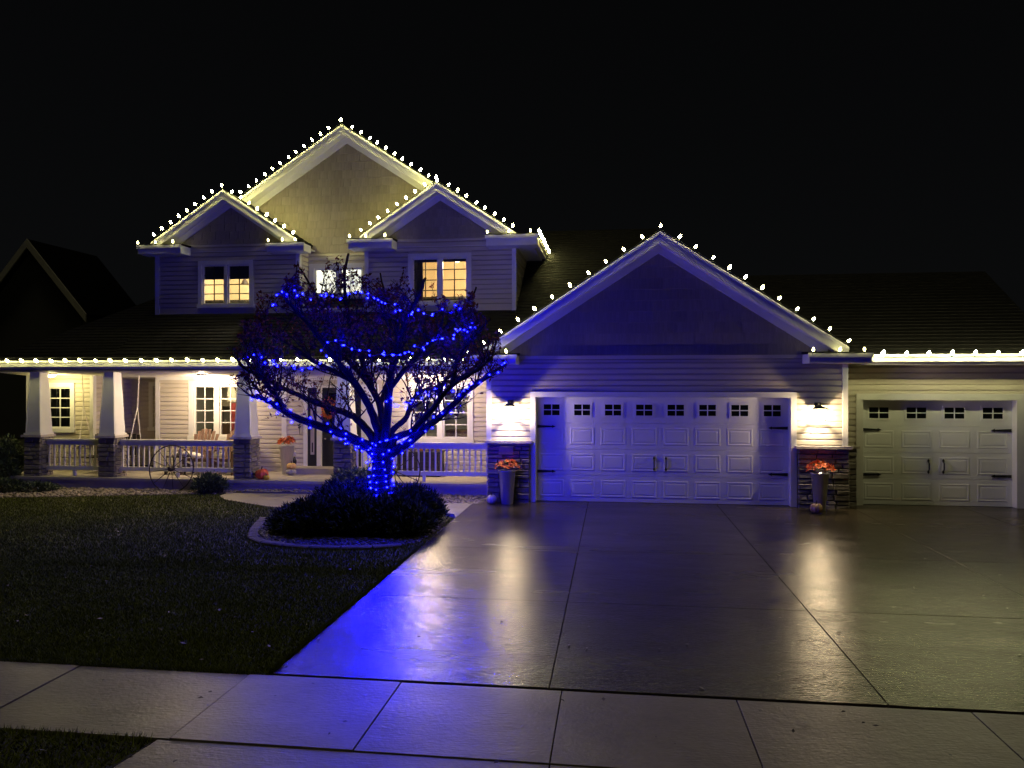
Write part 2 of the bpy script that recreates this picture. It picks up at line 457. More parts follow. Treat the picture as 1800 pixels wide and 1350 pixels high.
def blades(n, x0, x1, y0, y1, hmin, hmax, excl):
    x = nrng.uniform(x0, x1, n); y = y0 + (y1 - y0) * nrng.random(n) ** 1.35
    ok = np.ones(n, bool)
    for p in excl: ok &= ~inside(x, y, p)
    return x[ok], y[ok]
rock_line = lambda x: 15.63 + (x + 8.25) * (0.78 / 2.76 if False else 0.30)
def scatter_grass():
    out = []
    specs = [(150000, -9.5, -2.77, 5.9, 9.5, 0.9), (120000, -12.5, -2.77, 9.2, 15.5, 1.1), (20000, -5.5, -3.0, 3.3, 4.74, 0.9)]
    for n, x0, x1, y0, y1, sc in specs:
        x, y = blades(n, x0, x1, y0, y1, 0, 0, [bed_poly, walk_poly])
        k = (y < 15.55 + np.minimum(0, (x + 8.25)) * 0.28) & ~((y < 4.75) & (x > -3.02 - (4.74 - y) * 0.2)) & ~((x > -6) & (y > 13.3)) & ~((x > -8) & (y > 15.0))
        x, y = x[k], y[k]; m = len(x)
        clump = 0.85 + 0.14 * np.sin(x * 3.1 + 1.7 * np.sin(y * 2.3)) * np.sin(y * 2.7 + x)
        h = nrng.uniform(0.022, 0.058, m) * sc * clump
        w = nrng.uniform(0.0035, 0.007, m) * sc * 1.2
        a = nrng.uniform(0, 2 * np.pi, m)
        lx, ly = nrng.normal(0, 0.022, m), nrng.normal(0, 0.022, m)
        p0 = np.stack([x - np.cos(a) * w, y - np.sin(a) * w, np.zeros(m)], 1)
        p1 = np.stack([x + np.cos(a) * w, y + np.sin(a) * w, np.zeros(m)], 1)
        p2 = np.stack([x + lx, y + ly, h], 1)
        out.append(np.stack([p0, p1, p2], 1))
    # ragged blades that lean over the concrete along the lawn's edges
    m = 9000
    along = nrng.random(m); which = nrng.random(m)
    ex = np.where(which < 0.55, -2.765 - np.abs(nrng.normal(0, .012, m)), -9 + 6.25 * along)
    ey = np.where(which < 0.55, 5.95 + 5.2 * along ** 1.4, np.where(which < 0.85, 5.905 + np.abs(nrng.normal(0, .012, m)), 4.735 - np.abs(nrng.normal(0, .012, m))))
    keep = ~((which >= 0.85) & (ex > -3.03)); ex, ey, which = ex[keep], ey[keep], which[keep]; m = len(ex)
    clumpy = 0.35 + np.abs(np.sin(ex * 9 + ey * 7) * np.sin(ex * 23 + ey * 17))
    lean = nrng.uniform(0.0, 0.055, m) * clumpy; side_ = nrng.normal(0, .02, m)
    dx = np.where(which < 0.55, lean, side_); dy = np.where(which < 0.55, side_, np.where(which < 0.85, -lean, lean))
    w = nrng.uniform(.003, .006, m); a = nrng.uniform(0, 6.28, m); h = nrng.uniform(.03, .06, m)
    p0 = np.stack([ex - np.cos(a) * w, ey - np.sin(a) * w, np.zeros(m)], 1); p1 = np.stack([ex + np.cos(a) * w, ey + np.sin(a) * w, np.zeros(m)], 1)
    out.append(np.stack([p0, p1, np.stack([ex + dx, ey + dy, h], 1)], 1))
    return np.concatenate(out)
tag(tri_mesh('grass', scatter_grass(), M['grass']), 'short damp lawn grass in front of the porch', 'grass', kind='stuff')

# ------------------------------------------------------------------ house: walls
house = thing('house', 'two storey house with tan siding, three front gables, stone pier porch and attached garage', 'house', (0, 15.3, 0))
HO = Vector((0, 15.3, 0))
class HB(MB):
    """mesh given in world coordinates, parented to the house"""
    def build(s, name, m, parent=None, smooth=False, loc=None):
        o = MB.build(s, name, m, None, smooth)
        o.parent = parent or house
        o.matrix_parent_inverse = Matrix.Translation(-HO) if (parent is None or parent is house) else parent_inv(parent)
        return o
def world_of(o):
    mtx = Matrix.Identity(4); c = o
    chain_ = []
    while c: chain_.append(c); c = c.parent
    for c in reversed(chain_):
        loc = Matrix.Translation(c.location) @ c.rotation_euler.to_matrix().to_4x4()
        mtx = mtx @ (c.matrix_parent_inverse if c.parent else Matrix.Identity(4)) @ loc
    return mtx
def parent_inv(p): return world_of(p).inverted()
def under_house(o, parent=None):
    o.parent = parent or house
    o.matrix_parent_inverse = parent_inv(o.parent)
    return o

COURSE = 0.113
_board = {}
def board_mesh(L, h, m):
    k = (round(L, 3), round(h, 3), m.name)
    if k not in _board:
        b = MB(); o = 0.034
        b.v = [(0, 0, 0), (L, 0, 0), (0, -o, 0), (L, -o, 0), (0, -o + 0.004, h * 0.66), (L, -o + 0.004, h * 0.66), (0, -0.004, h), (L, -0.004, h), (0, 0, h), (L, 0, h)]
        b.f = [(0, 1, 3, 2), (2, 3, 5, 4), (4, 5, 7, 6), (6, 7, 9, 8), (0, 2, 4, 6, 8), (1, 9, 7, 5, 3)]
        _board[k] = b.mesh('siding_board', m)
    return _board[k]

def wall(x, y, L, z0, z1, rz=0.0, openings=(), siding=True, th=0.1, z_start=None, m=None):
    """wall with its lower corner at (x, y); local x runs along it, it faces local -Y; openings (s0, s1, za, zb)"""
    b = MB()
    ss = sorted({0, L, *[o[0] for o in openings], *[o[1] for o in openings]})
    zs = sorted({z0, z1, *[max(z0, o[2]) for o in openings], *[min(z1, o[3]) for o in openings]})
    for i in range(len(ss) - 1):
        for j in range(len(zs) - 1):
            cs, cz = (ss[i] + ss[i + 1]) / 2, (zs[j] + zs[j + 1]) / 2
            if any(o[0] < cs < o[1] and o[2] < cz < o[3] for o in openings): continue
            b.box(ss[i], ss[i + 1], 0, th, zs[j], zs[j + 1])
    w = b.build('wall', m or M['siding'])
    w.location = (x, y, 0); w.rotation_euler = (0, 0, rz)
    under_house(w)
    if siding:
        z = z_start if z_start is not None else z0
        while z < z1 - 0.02:
            h = min(COURSE, z1 - z)
            segs = [(0.0, L)]
            for o in openings:
                if o[2] - 0.02 < z + h / 2 < o[3] + 0.02:
                    ns = []
                    for a, c in segs:
                        if o[0] > a + 0.01: ns.append((a, min(c, o[0])))
                        if o[1] < c - 0.01: ns.append((max(a, o[1]), c))
                    segs = [q for q in ns if q[1] - q[0] > 0.01]
            for a, c in segs:
                o_ = obj('siding_board', board_mesh(c - a, h, m or M['siding']), w, (a, 0, z))
            z += COURSE
    return w

YG, YD, YGR = 15.25, 15.40, 14.75          # garage wall, garage door, garage rake
Y3, Y3D = 15.65, 15.75                     # third bay
YH, YR = 17.8, 18.35                       # house front, recess
EAVE = 2.86

# garage front
wall(-2.49, YG, 6.86, 0.0, EAVE, openings=[(2.49 - 1.55, 2.49 + 3.38, -0.1, 2.13)], z_start=1.22)
wall(-2.49, 18.0, 2.75, 0.0, EAVE + 0.1, rz=R(-90))
wall(4.37, YG, 0.5, 0.0, EAVE, rz=R(90))
wall(4.37, Y3, 3.55, 0.0, EAVE, openings=[(0.40, 3.20, -0.1, 2.08)], z_start=0.0)
wall(7.92, Y3, 5.2, 0.0, EAVE, rz=R(90), siding=False)
# house front under the porch: opening for windows and door
WA = (-10.39, -8.92, 0.98, 2.46); WB = (-4.83, -3.26, 0.99, 2.41)
FD = (-7.43, -5.55, 0.36, 2.36)
wall(-11.23, YH, 8.95, 0.25, 4.2, openings=[(WA[0] + 11.23, WA[1] + 11.23, WA[2], WA[3]), (WB[0] + 11.23, WB[1] + 11.23, WB[2], WB[3]), (FD[0] + 11.23, FD[1] + 11.23, 0.25, FD[3])])
wall(-11.23, 18.7, 0.9, 0.25, 4.2, rz=R(-90), siding=False)
# wing at the left end of the porch
WW = (-13.85, -13.01, 1.19, 2.40)
wall(-14.25, 17.2, 1.7, 0.25, 2.75, openings=[(WW[0] + 14.25, WW[1] + 14.25, WW[2], WW[3])])
wall(-12.55, 17.2, 1.5, 0.25, 2.75, rz=R(90))
wall(-12.55, 18.7, 1.35, 0.25, 2.75)
# upper storey
WL = (-10.14, -8.70, 4.24, 5.40); WC = (-7.50, -6.02, 4.50, 5.36); WR_ = (-4.83, -3.30, 4.22, 5.46)
wall(-11.23, YH, 3.67, 4.05, 5.82, openings=[(WL[0] + 11.23, WL[1] + 11.23, WL[2], WL[3])])
wall(-5.85, YH, 3.57, 4.05, 5.82, openings=[(WR_[0] + 5.85, WR_[1] + 5.85, WR_[2], WR_[3])])
wall(-7.56, YH, 0.55, 4.05, 5.9, rz=R(90))
wall(-7.56, YR, 1.75, 4.2, 5.62, openings=[(WC[0] + 7.56, WC[1] + 7.56, WC[2], WC[3])])
wall(-2.28, YH, 3.4, 4.0, 5.62, rz=R(90))
wall(-11.23, 22.0, 4.2, 4.05, 5.62, rz=R(-90), siding=False)

# corner boards
for (x0, x1, y0, y1, z0, z1) in [(-2.52, -2.42, YG - 0.048, YG + 0.06, 1.22, EAVE), (4.30, 4.40, YG - 0.048, YG + 0.06, 1.19, EAVE),
                                 (-11.27, -11.16, YH - 0.046, YH + 0.07, 0.25, 2.6), (-12.60, -12.51, 17.154, 17.27, 0.25, 2.7), (-14.3, -14.2, 17.154, 17.27, 0.25, 2.7),
                                 (-11.28, -11.17, YH - 0.046, YH + 0.07, 4.05, 5.75), (-7.62, -7.52, YH - 0.046, YH + 0.07, 4.05, 5.75),
                                 (-5.90, -5.80, YH - 0.046, YH + 0.07, 4.05, 5.75), (-2.34, -2.24, YH - 0.046, YH + 0.07, 4.0, 5.75),
                                 (-7.98, -7.86, YH - 0.044, YH + 0.01, 0.25, 2.46), (7.86, 7.96, Y3 - 0.046, Y3 + 0.06, 0.0, EAVE)]:
    HB().box(x0, x1, y0, y1, z0, z1).build('corner_board', M['trim'])

# gable walls: backing triangles and individual shakes
_shk = {}
def shake_mesh(w, h):
    k = (round(w, 2), round(h, 3))
    if k not in _shk:
        b = MB(); o = 0.02
        b.v = [(0, 0, 0), (w, 0, 0), (0, -o, 0), (w, -o, 0), (0, -0.004, h + 0.01), (w, -0.004, h + 0.01), (0, 0, h + 0.01), (w, 0, h + 0.01)]
        b.f = [(0, 1, 3, 2), (2, 3, 5, 4), (4, 5, 7, 6), (0, 2, 4, 6), (1, 7, 5, 3)]
        _shk[k] = b.mesh('shake', M['shake'])
    return _shk[k]
def gable(cx, peak, slope, z0, y, half, row, widths, xlim=None, seed=1, skip=None):
    rr = random.Random(seed)
    b = MB(); b.extrude_y([(cx - half, z0), (cx + half, z0), (cx, z0 + half * slope)], 0, 0.1)
    w = b.build('gable_wall', M['shake']); w.location = (0, y, 0); under_house(w)
    z = z0
    while z < peak - 0.15:
        hw = (peak - z) / slope - 0.1
        a, e = cx - hw, cx + hw
        if xlim: a, e = max(a, xlim[0]), min(e, xlim[1])
        x = a
        while x < e - 0.06:
            wd = min(rr.choice(widths), e - x)
            if e - x - wd < 0.08: wd = e - x
            if not (skip and skip(x, x + wd, z, z + row)):
                obj('shake', shake_mesh(max(0.02, wd - 0.006), row + 0.0), w, (x + 0.003, 0, z + rr.choice((0, 0, 0.004, -0.004))))
            x += wd
        z += row
    return w
gable(0.88, 5.10, 0.65, 2.93, YG, 3.35, 0.215, (0.30, 0.42, 0.52), seed=3)
gable(-9.38, 6.92, 0.66, 5.72, YH, 1.85, 0.20, (0.22, 0.30, 0.36), seed=4)
gable(-4.06, 6.90, 0.66, 5.70, YH, 1.85, 0.20, (0.22, 0.30, 0.36), seed=5)
def hid(x0, x1, z0, z1):
    return (z1 < 6.95 - 0.66 * abs((x0 + x1) / 2 + 9.3)) or (z1 < 6.95 - 0.66 * abs((x0 + x1) / 2 + 4.05))
gable(-6.54, 8.50, 0.655, 5.62, YR, 4.25, 0.205, (0.19, 0.26, 0.33), xlim=(-9.6, -3.6), seed=6, skip=hid)

# ------------------------------------------------------------------ roofs
def roof_plane(e0, e1, r0, r1, name='roof', th=0.07, exposure=0.145):
    e0, e1, r0, r1 = map(Vector, (e0, e1, r0, r1))
    nrm = (e1 - e0).cross((r0 + r1) / 2 - e0).normalized()
    if nrm.z < 0: nrm = -nrm
    L = (((r0 + r1) - (e0 + e1)) / 2).length
    n = max(2, int(L / exposure))
    b = HB(); prev = None
    for i in range(n):
        t0, t1 = i / n, (i + 1) / n
        a0, a1 = e0.lerp(r0, t0), e1.lerp(r1, t0)
        c0, c1 = e0.lerp(r0, t1), e1.lerp(r1, t1)
        u0, u1 = a0 + nrm * 0.014, a1 + nrm * 0.014
        w0, w1 = c0 + nrm * 0.002, c1 + nrm * 0.002
        b.face(u0, u1, w1, w0)
        b.face(a0, a1, u1, u0)
    d = nrm * th
    b.face(e0 - d, r0 - d, r1 - d, e1 - d)
    b.face(e0 - d, e1 - d, e1, e0)
    b.face(e0 - d, e0, r0, r0 - d)
    b.face(e1 - d, r1 - d, r1, e1)
    return b.build(name, M['roof'])

def gable_roof(cx, peak, slope, y0, y1l, y1r, half_l, half_r):
    zl, zr = peak - slope * half_l, peak - slope * half_r
    roof_plane((cx - half_l, y0, zl), (cx - half_l, y1l, zl), (cx, y0, peak), (cx, y1l, peak))
    roof_plane((cx + half_r, y0, zr), (cx + half_r, y1r, zr), (cx, y0, peak), (cx, y1r, peak))

def slope_board(name, cx, peak, slope, half, y0, y1, drop, h, m, side):
    """board following a rake: its top lies 'drop' under the roof line, h tall"""
    s = -1 if side == 'l' else 1
    z0 = peak - drop; z1 = peak - slope * half - drop
    poly = [(cx, z0 - h), (cx, z0), (cx + s * half, z1), (cx + s * half, z1 - h)]
    if s > 0: poly = poly[::-1]
    poly = poly[::-1]
    HB().extrude_y(poly, y0, y1).build(name, m)

def rake(cx, peak, slope, yr, yw, half_l, half_r):
    for side, half in (('l', half_l), ('r', half_r)):
        slope_board('drip_edge_or_light_shield', cx, peak, slope, half, yr - 0.03, yr + 0.02, 0.012, 0.055, M['trim'], side)
        slope_board('rake_board', cx, peak, slope, half, yr - 0.008, yr + 0.02, 0.062, 0.17, M['trim'], side)
        slope_board('soffit', cx, peak, slope, half, yr + 0.021, yw + 0.0, 0.16, 0.02, M['trim'], side)
        slope_board('frieze_board', cx, peak, slope, half - 0.25, yw - 0.045, yw + 0.01, 0.181, 0.17, M['trim'], side)

# double garage gable
gable_roof(0.88, 5.27, 0.65, YGR, 20.0, 18.6, 3.40, 3.40)
rake(0.88, 5.27, 0.65, YGR, YG, 3.38, 3.40)
# left and right bay gables
gable_roof(-9.30, 7.05, 0.66, 17.40, 19.5, 18.40, 1.88, 1.88)
rake(-9.30, 7.05, 0.66, 17.40, YH, 1.86, 1.86)
gable_roof(-4.05, 7.06, 0.66, 17.40, 18.40, 19.5, 1.86, 1.88)
rake(-4.05, 7.06, 0.66, 17.40, YH, 1.84, 1.86)
# tall middle gable
gable_roof(-6.54, 8.68, 0.655, 17.95, 25.0, 25.0, 4.45, 4.45)
rake(-6.54, 8.68, 0.655, 17.95, YR, 2.95, 2.85)
# main roof over the porch and to the right of the bays
S0 = 0.65
def mr(y): return 2.88 + S0 * (y - 15.9)
roof_plane((-11.28, 15.9, mr(15.9)), (-2.24, 15.9, mr(15.9)), (-11.28, 18.4, mr(18.4)), (-2.24, 18.4, mr(18.4)))
roof_plane((-14.35, 15.9, mr(15.9)), (-11.28, 15.9, mr(15.9)), (-11.28, 18.97, mr(18.97)), (-11.28, 18.97, mr(18.97)))
roof_plane((-14.35, 24.0, mr(15.9)), (-14.35, 15.9, mr(15.9)), (-11.28, 20.97, mr(18.97)), (-11.28, 18.97, mr(18.97)))
roof_plane((-2.24, 15.9, mr(15.9)), (1.2, 15.9, mr(15.9)), (-2.24, 21.8, mr(21.8)), (1.2, 21.8, mr(21.8)))
# third bay roof, gable end on the right
def gr(y): return 2.90 + 0.65 * (y - 15.1)
roof_plane((4.45, 15.12, gr(15.12) - 0.03), (8.12, 15.12, gr(15.12) - 0.03), (0.9, 18.15, gr(18.15) - 0.03), (8.12, 18.15, gr(18.15) - 0.03))
roof_plane((8.12, 21.2, gr(15.1) - 0.03), (0.9, 21.2, gr(15.1) - 0.03), (8.12, 18.15, gr(18.15) - 0.03), (0.9, 18.15, gr(18.15) - 0.03))

# gutters (K profile) with fascia and soffit
def gutter(x0, x1, y, ztop, soffit_to, zs=None):
    p = [(y, ztop), (y, ztop - 0.03), (y + 0.035, ztop - 0.075), (y + 0.035, ztop - 0.135), (y + 0.13, ztop - 0.135), (y + 0.13, ztop - 0.01), (y + 0.125, ztop - 0.01), (y + 0.118, ztop - 0.12), (y + 0.045, ztop - 0.12), (y + 0.045, ztop - 0.07), (y + 0.012, ztop - 0.03), (y + 0.012, ztop)]
    HB().extrude_x(p, x0, x1).build('gutter', M['trim'])
    HB().box(x0, x1, y + 0.131, y + 0.16, ztop - 0.19, ztop - 0.015).build('fascia', M['trim'])
    if soffit_to: HB().box(x0, x1, y + 0.161, soffit_to, ztop - 0.185, ztop - 0.165).build('soffit', M['trim'])
gutter(-14.35, -2.56, 15.80, 2.895, 16.15)
HB().box(-14.36, -2.57, 15.61, 15.96, 2.955, 2.966).build('drip_edge_or_light_shield', M['roof'])  # added strip, keeps porch bulb light off the roof and upper bays
gutter(4.66, 8.1, 15.0, 2.92, Y3)
# side eave of the upper storey, running back on the right
p = [(-1.72, 5.80), (-1.72, 5.77), (-1.755, 5.725), (-1.755, 5.66), (-1.85, 5.66), (-1.85, 5.79)]
HB().extrude_y([(x, z) for x, z in p[::-1]], 17.38, 20.7).build('gutter', M['trim'])
HB().box(-2.28, -1.851, 17.40, 20.7, 5.60, 5.63).build('soffit', M['trim'])
HB().box(-1.90, -1.851, 17.40, 20.7, 5.631, 5.76).build('fascia', M['trim'])
# right-hand and left-hand eave of the bays above the recess
HB().box(-7.56, -7.36, 17.42, YR, 5.66, 5.69).build('soffit', M['trim'])
HB().box(-6.02, -5.86, 17.42, YR, 5.66, 5.69).build('soffit', M['trim'])

# boxed eave returns
RET = [(-2.85, -1.86, 14.68, YG - 0.036, 2.755, 2.925), (3.57, 4.66, 14.68, YG - 0.036, 2.755, 2.925),
       (-11.45, -10.34, 17.32, YH - 0.036, 5.53, 5.72), (-8.16, -7.24, 17.32, YH - 0.036, 5.52, 5.70),
       (-6.16, -5.10, 17.32, YH - 0.036, 5.54, 5.74), (-2.88, -1.70, 17.32, YH - 0.036, 5.53, 5.76)]
for x0, x1, y0, y1, z0, z1 in RET:
    r_ = HB(); r_.box(x0, x1, y0, y1, z0, z1); o = r_.build('eave_return', M['trim'])
    HB().box(x0 - 0.02, x1 + 0.02, y0 - 0.03, y0 - 0.001, z1 - 0.07, z1 + 0.012).build('gutter_lip', M['trim'], o)
    t_ = HB(); t_.extrude_x([(y0 - 0.02, z1 + 0.013), (y1, z1 + 0.013), (y1, z1 + 0.06), (y0 - 0.02, z1 + 0.03)][::-1], x0 - 0.015, x1 + 0.015)
    t_.build('return_cap', M['roof'], o)
# belt boards
HB().box(-2.42, 4.30, YG - 0.044, YG, EAVE, EAVE + 0.07).build('belt_board', M['siding'])
HB().box(-10.3, -8.2, YH - 0.03, YH, 5.62, 5.70).build('belt_board', M['trim'])
HB().box(-5.1, -2.9, YH - 0.03, YH, 5.62, 5.69).build('belt_board', M['trim'])

# ------------------------------------------------------------------ windows
def window(x0, x1, z0, z1, y, sashes, cols, rows, mt='trim', trim=0.10, mull=0.07, blind=None, grid_from=0.0):
    b = HB(); d0, d1 = y - 0.055, y + 0.06
    b.box(x0, x1, d0, d1, z1 - trim, z1)
    b.box(x0 - 0.02, x1 + 0.02, d0 - 0.02, d1, z0, z0 + trim * 0.9)
    b.box(x0, x0 + trim, d0, d1, z0 + trim * 0.9, z1 - trim)
    b.box(x1 - trim, x1, d0, d1, z0 + trim * 0.9, z1 - trim)
    w = b.build('window', M['trim'])
    ix0, ix1, iz0, iz1 = x0 + trim, x1 - trim, z0 + trim * 0.9, z1 - trim
    sw = (ix1 - ix0 - mull * (sashes - 1)) / sashes
    fr = 0.035
    for s in range(sashes):
        a = ix0 + s * (sw + mull); c = a + sw
        if s: HB().box(a - mull, a, d0 + 0.012, d1, iz0, iz1).build('mullion', M['trim'], w)
        f = HB()
        f.box(a, c, y - 0.005, y + 0.04, iz0, iz0 + fr); f.box(a, c, y - 0.005, y + 0.04, iz1 - fr, iz1)
        f.box(a, a + fr, y - 0.005, y + 0.04, iz0 + fr, iz1 - fr); f.box(c - fr, c, y - 0.005, y + 0.04, iz0 + fr, iz1 - fr)
        f.build('sash', M['trim'], w)
        ga, gc, gz0, gz1 = a + fr, c - fr, iz0 + fr, iz1 - fr
        bar = 0.011
        for k in range(1, cols):
            xx = ga + (gc - ga) * k / cols
            HB().box(xx - bar, xx + bar, y + 0.004, y + 0.026, gz0, gz1).build('muntin', M[mt], w)
        for k in range(1, rows):
            zz = gz0 + (gz1 - gz0) * k / rows
            HB().box(ga, gc, y + 0.006, y + 0.024, zz - bar, zz + bar).build('muntin', M[mt], w)
        for i in range(cols):
            for j in range(rows):
                p0 = ga + (gc - ga) * i / cols; p1 = ga + (gc - ga) * (i + 1) / cols
                q0 = gz0 + (gz1 - gz0) * j / rows; q1 = gz0 + (gz1 - gz0) * (j + 1) / rows
                HB().box(p0 + 0.001, p1 - 0.001, y + 0.013, y + 0.017, q0 + 0.001, q1 - 0.001).build('pane', M['glass'], w)
        if blind:
            zb = iz1 - (iz1 - iz0) * blind
            HB().box(a, c, y + 0.055, y + 0.065, zb, iz1).build('blind', M['blind'], w)
    return w

def room(x0, x1, y0, y1, z0, z1, m, name='room'):
    b = HB()
    b.face((x0, y1, z0), (x1, y1, z0), (x1, y1, z1), (x0, y1, z1))
    b.face((x0, y0, z0), (x0, y1, z0), (x0, y1, z1), (x0, y0, z1))
    b.face((x1, y0, z0), (x1, y0, z1), (x1, y1, z1), (x1, y1, z0))
    b.face((x0, y0, z0), (x1, y0, z0), (x1, y1, z0), (x0, y1, z0))
    b.face((x0, y0, z1), (x0, y1, z1), (x1, y1, z1), (x1, y0, z1))
    return b.build(name, m)

def point(name, loc, energy, col, radius=0.04, parent=None):
    l = bpy.data.lights.new(name, 'POINT'); l.energy = energy; l.color = col; l.shadow_soft_size = radius
    o = bpy.data.objects.new(name, l); COL.objects.link(o)
    o.location = loc
    if parent: under_house(o, parent)
    return o

# upper left: half-drawn dark blinds, cream room with a sloping ceiling
window(*WL, YH, 2, 2, 4, mt='black_metal', blind=0.36)
rm = room(-11.0, -8.0, YH + 0.12, 20.6, 4.3, 6.3, M['cream'])
HB().extrude_y([(-10.95, 6.28), (-10.95, 5.45), (-9.6, 6.28)][::-1], 18.2, 20.5).build('sloped_ceiling', M['paper'], rm)
point('room_light', (-9.0, 19.2, 5.95), 240, (1, 0.84, 0.58), 0.12, rm)
lampf = HB(); lampf.lathe([(0.01, 0.0), (0.10, 0.01), (0.07, 0.10), (0.02, 0.16)], 10, c=(-9.85, 19.6, 5.05)); lampf.build('hanging_shade', M['dark_wood'], rm)
# upper middle: sheer curtain, room light and fold shading put into its emission
window(*WC, YR, 2, 1, 1, trim=0.12)
nt_ = M['sheer'].node_tree
_tc = nt_.nodes.new('ShaderNodeTexCoord'); _mp = nt_.nodes.new('ShaderNodeMapping'); _mp.inputs['Scale'].default_value = (9, 1, 0.6)
_nz = nt_.nodes.new('ShaderNodeTexNoise'); _nz.inputs['Scale'].default_value = 1.6; _nz.inputs['Detail'].default_value = 3
_mr = nt_.nodes.new('ShaderNodeMapRange'); _mr.inputs[1].default_value = 0.3; _mr.inputs[2].default_value = 0.7; _mr.inputs[3].default_value = 0.75; _mr.inputs[4].default_value = 2.0
nt_.links.new(_tc.outputs['Object'], _mp.inputs[0]); nt_.links.new(_mp.outputs[0], _nz.inputs['Vector']); nt_.links.new(_nz.outputs['Fac'], _mr.inputs[0])
nt_.links.new(_mr.outputs[0], nt_.nodes['Principled BSDF'].inputs['Emission Strength'])
cu = HB(); ncu = 40
for k in range(ncu):
    xa = WC[0] + 0.1 + (WC[1] - WC[0] - 0.2) * k / ncu; xb = WC[0] + 0.1 + (WC[1] - WC[0] - 0.2) * (k + 1) / ncu
    ya, yb_ = YR + 0.13 + 0.015 * math.sin(k * 1.3), YR + 0.13 + 0.015 * math.sin((k + 1) * 1.3)
    cu.face((xa, ya, WC[2] + 0.08), (xb, yb_, WC[2] + 0.08), (xb, yb_, WC[3] - 0.08), (xa, ya, WC[3] - 0.08))
cu.build('sheer_curtain', M['sheer'])
# upper right: warm room with a lit ceiling lamp, curtain on the left
window(*WR_, YH, 2, 2, 4, mt='black_metal', blind=0.09)
rm2 = room(-5.7, -2.45, YH + 0.12, 21.2, 4.2, 6.0, M['orange_wall'])
cur = HB()
for k in range(7):
    xx = -4.74 + k * 0.035
    cur.tube([(xx, 17.93 + 0.012 * (k % 2), 4.25), (xx, 17.93 + 0.012 * (k % 2), 5.42)], 0.022, 6)
cur.build('curtain', M['blind'], rm2)
gl = HB(); gl.lathe([(0.02, -0.09), (0.09, -0.06), (0.115, 0.0), (0.09, 0.06), (0.03, 0.09)], 12, c=(-4.02, 19.6, 5.62)); gl.build('ceiling_globe', M['room_lamp'], rm2, True)
point('room_light', (-3.6, 19.3, 5.4), 190, (1, 0.78, 0.46), 0.1, rm2)
HB().box(-3.95, -3.2, 21.1, 21.18, 4.9, 5.25).build('picture', M['paper'], rm2)
# porch windows
window(*WA, YH, 2, 2, 4, trim=0.13, mull=0.13)
window(*WB, YH, 2, 2, 4, trim=0.11, mull=0.11)
rm3 = room(-11.1, -8.2, YH + 0.12, 20.8, 0.3, 2.55, M['grey_wall'])
point('room_light', (-8.6, 19.6, 2.3), 26, (1, 0.78, 0.5), 0.1, rm3)
HB().box(-10.9, -9.4, 20.2, 20.75, 1.75, 2.3).build('cabinet', M['cream'], rm3)
HB().box(-10.9, -9.2, 20.1, 20.75, 0.3, 1.25).build('counter', M['wood'], rm3)
HB().box(-9.42, -9.22, 17.98, 18.02, 1.0, 1.9).build('red_curtain', M['red'], rm3)
HB().box(-9.5, -9.0, 18.0, 18.03, 1.92, 2.35).build('roller_blind', M['paper'], rm3)
for k in range(4):
    MBp = HB(); MBp.lathe([(0.03, 0), (0.045, 0.06), (0.02, 0.12)], 8, c=(-10.7 + 0.36 * k, 20.15, 1.26)); MBp.build('jar', M['cushion'], rm3)
    HB().box(-10.75 + 0.37 * k, -10.55 + 0.37 * k, 20.13, 20.19, 2.02, 2.25).build('dish', M['trim'], rm3)
rm4 = room(-5.4, -2.6, YH + 0.12, 20.8, 0.3, 2.55, M['grey_wall'])
point('room_light', (-3.2, 19.9, 2.25), 18, (1, 0.78, 0.5), 0.1, rm4)
HB().box(-4.1, -3.5, 20.7, 20.78, 1.5, 2.0).build('picture', M['paper'], rm4)
HB().box(-4.1, -3.0, 18.6, 19.2, 0.9, 1.22).build('sofa', M['wood'], rm4)
HB().box(-4.7, -4.25, 18.6, 18.64, 1.9, 2.35).build('hanging_lamp', M['paper'], rm4)
# wing and recess windows
window(*WW, 17.2, 1, 2, 4, trim=0.11)
HB().box(WW[0] - 0.1, WW[1] + 0.1, 17.33, 17.36, WW[2] - 0.05, WW[3] + 0.05).build('dark_room_sheet', M['dark_glass'])  # dark sheet in place of the unlit room behind the panes
window(-12.02, -11.25, 1.15, 2.42, 18.69, 1, 2, 4, trim=0.11)
HB().box(-12.0, -11.3, 18.70, 18.705, 1.2, 2.4).build('dark_room_sheet', M['dark_glass'])  # flat dark sheet, the unlit room's darkness put into its colour

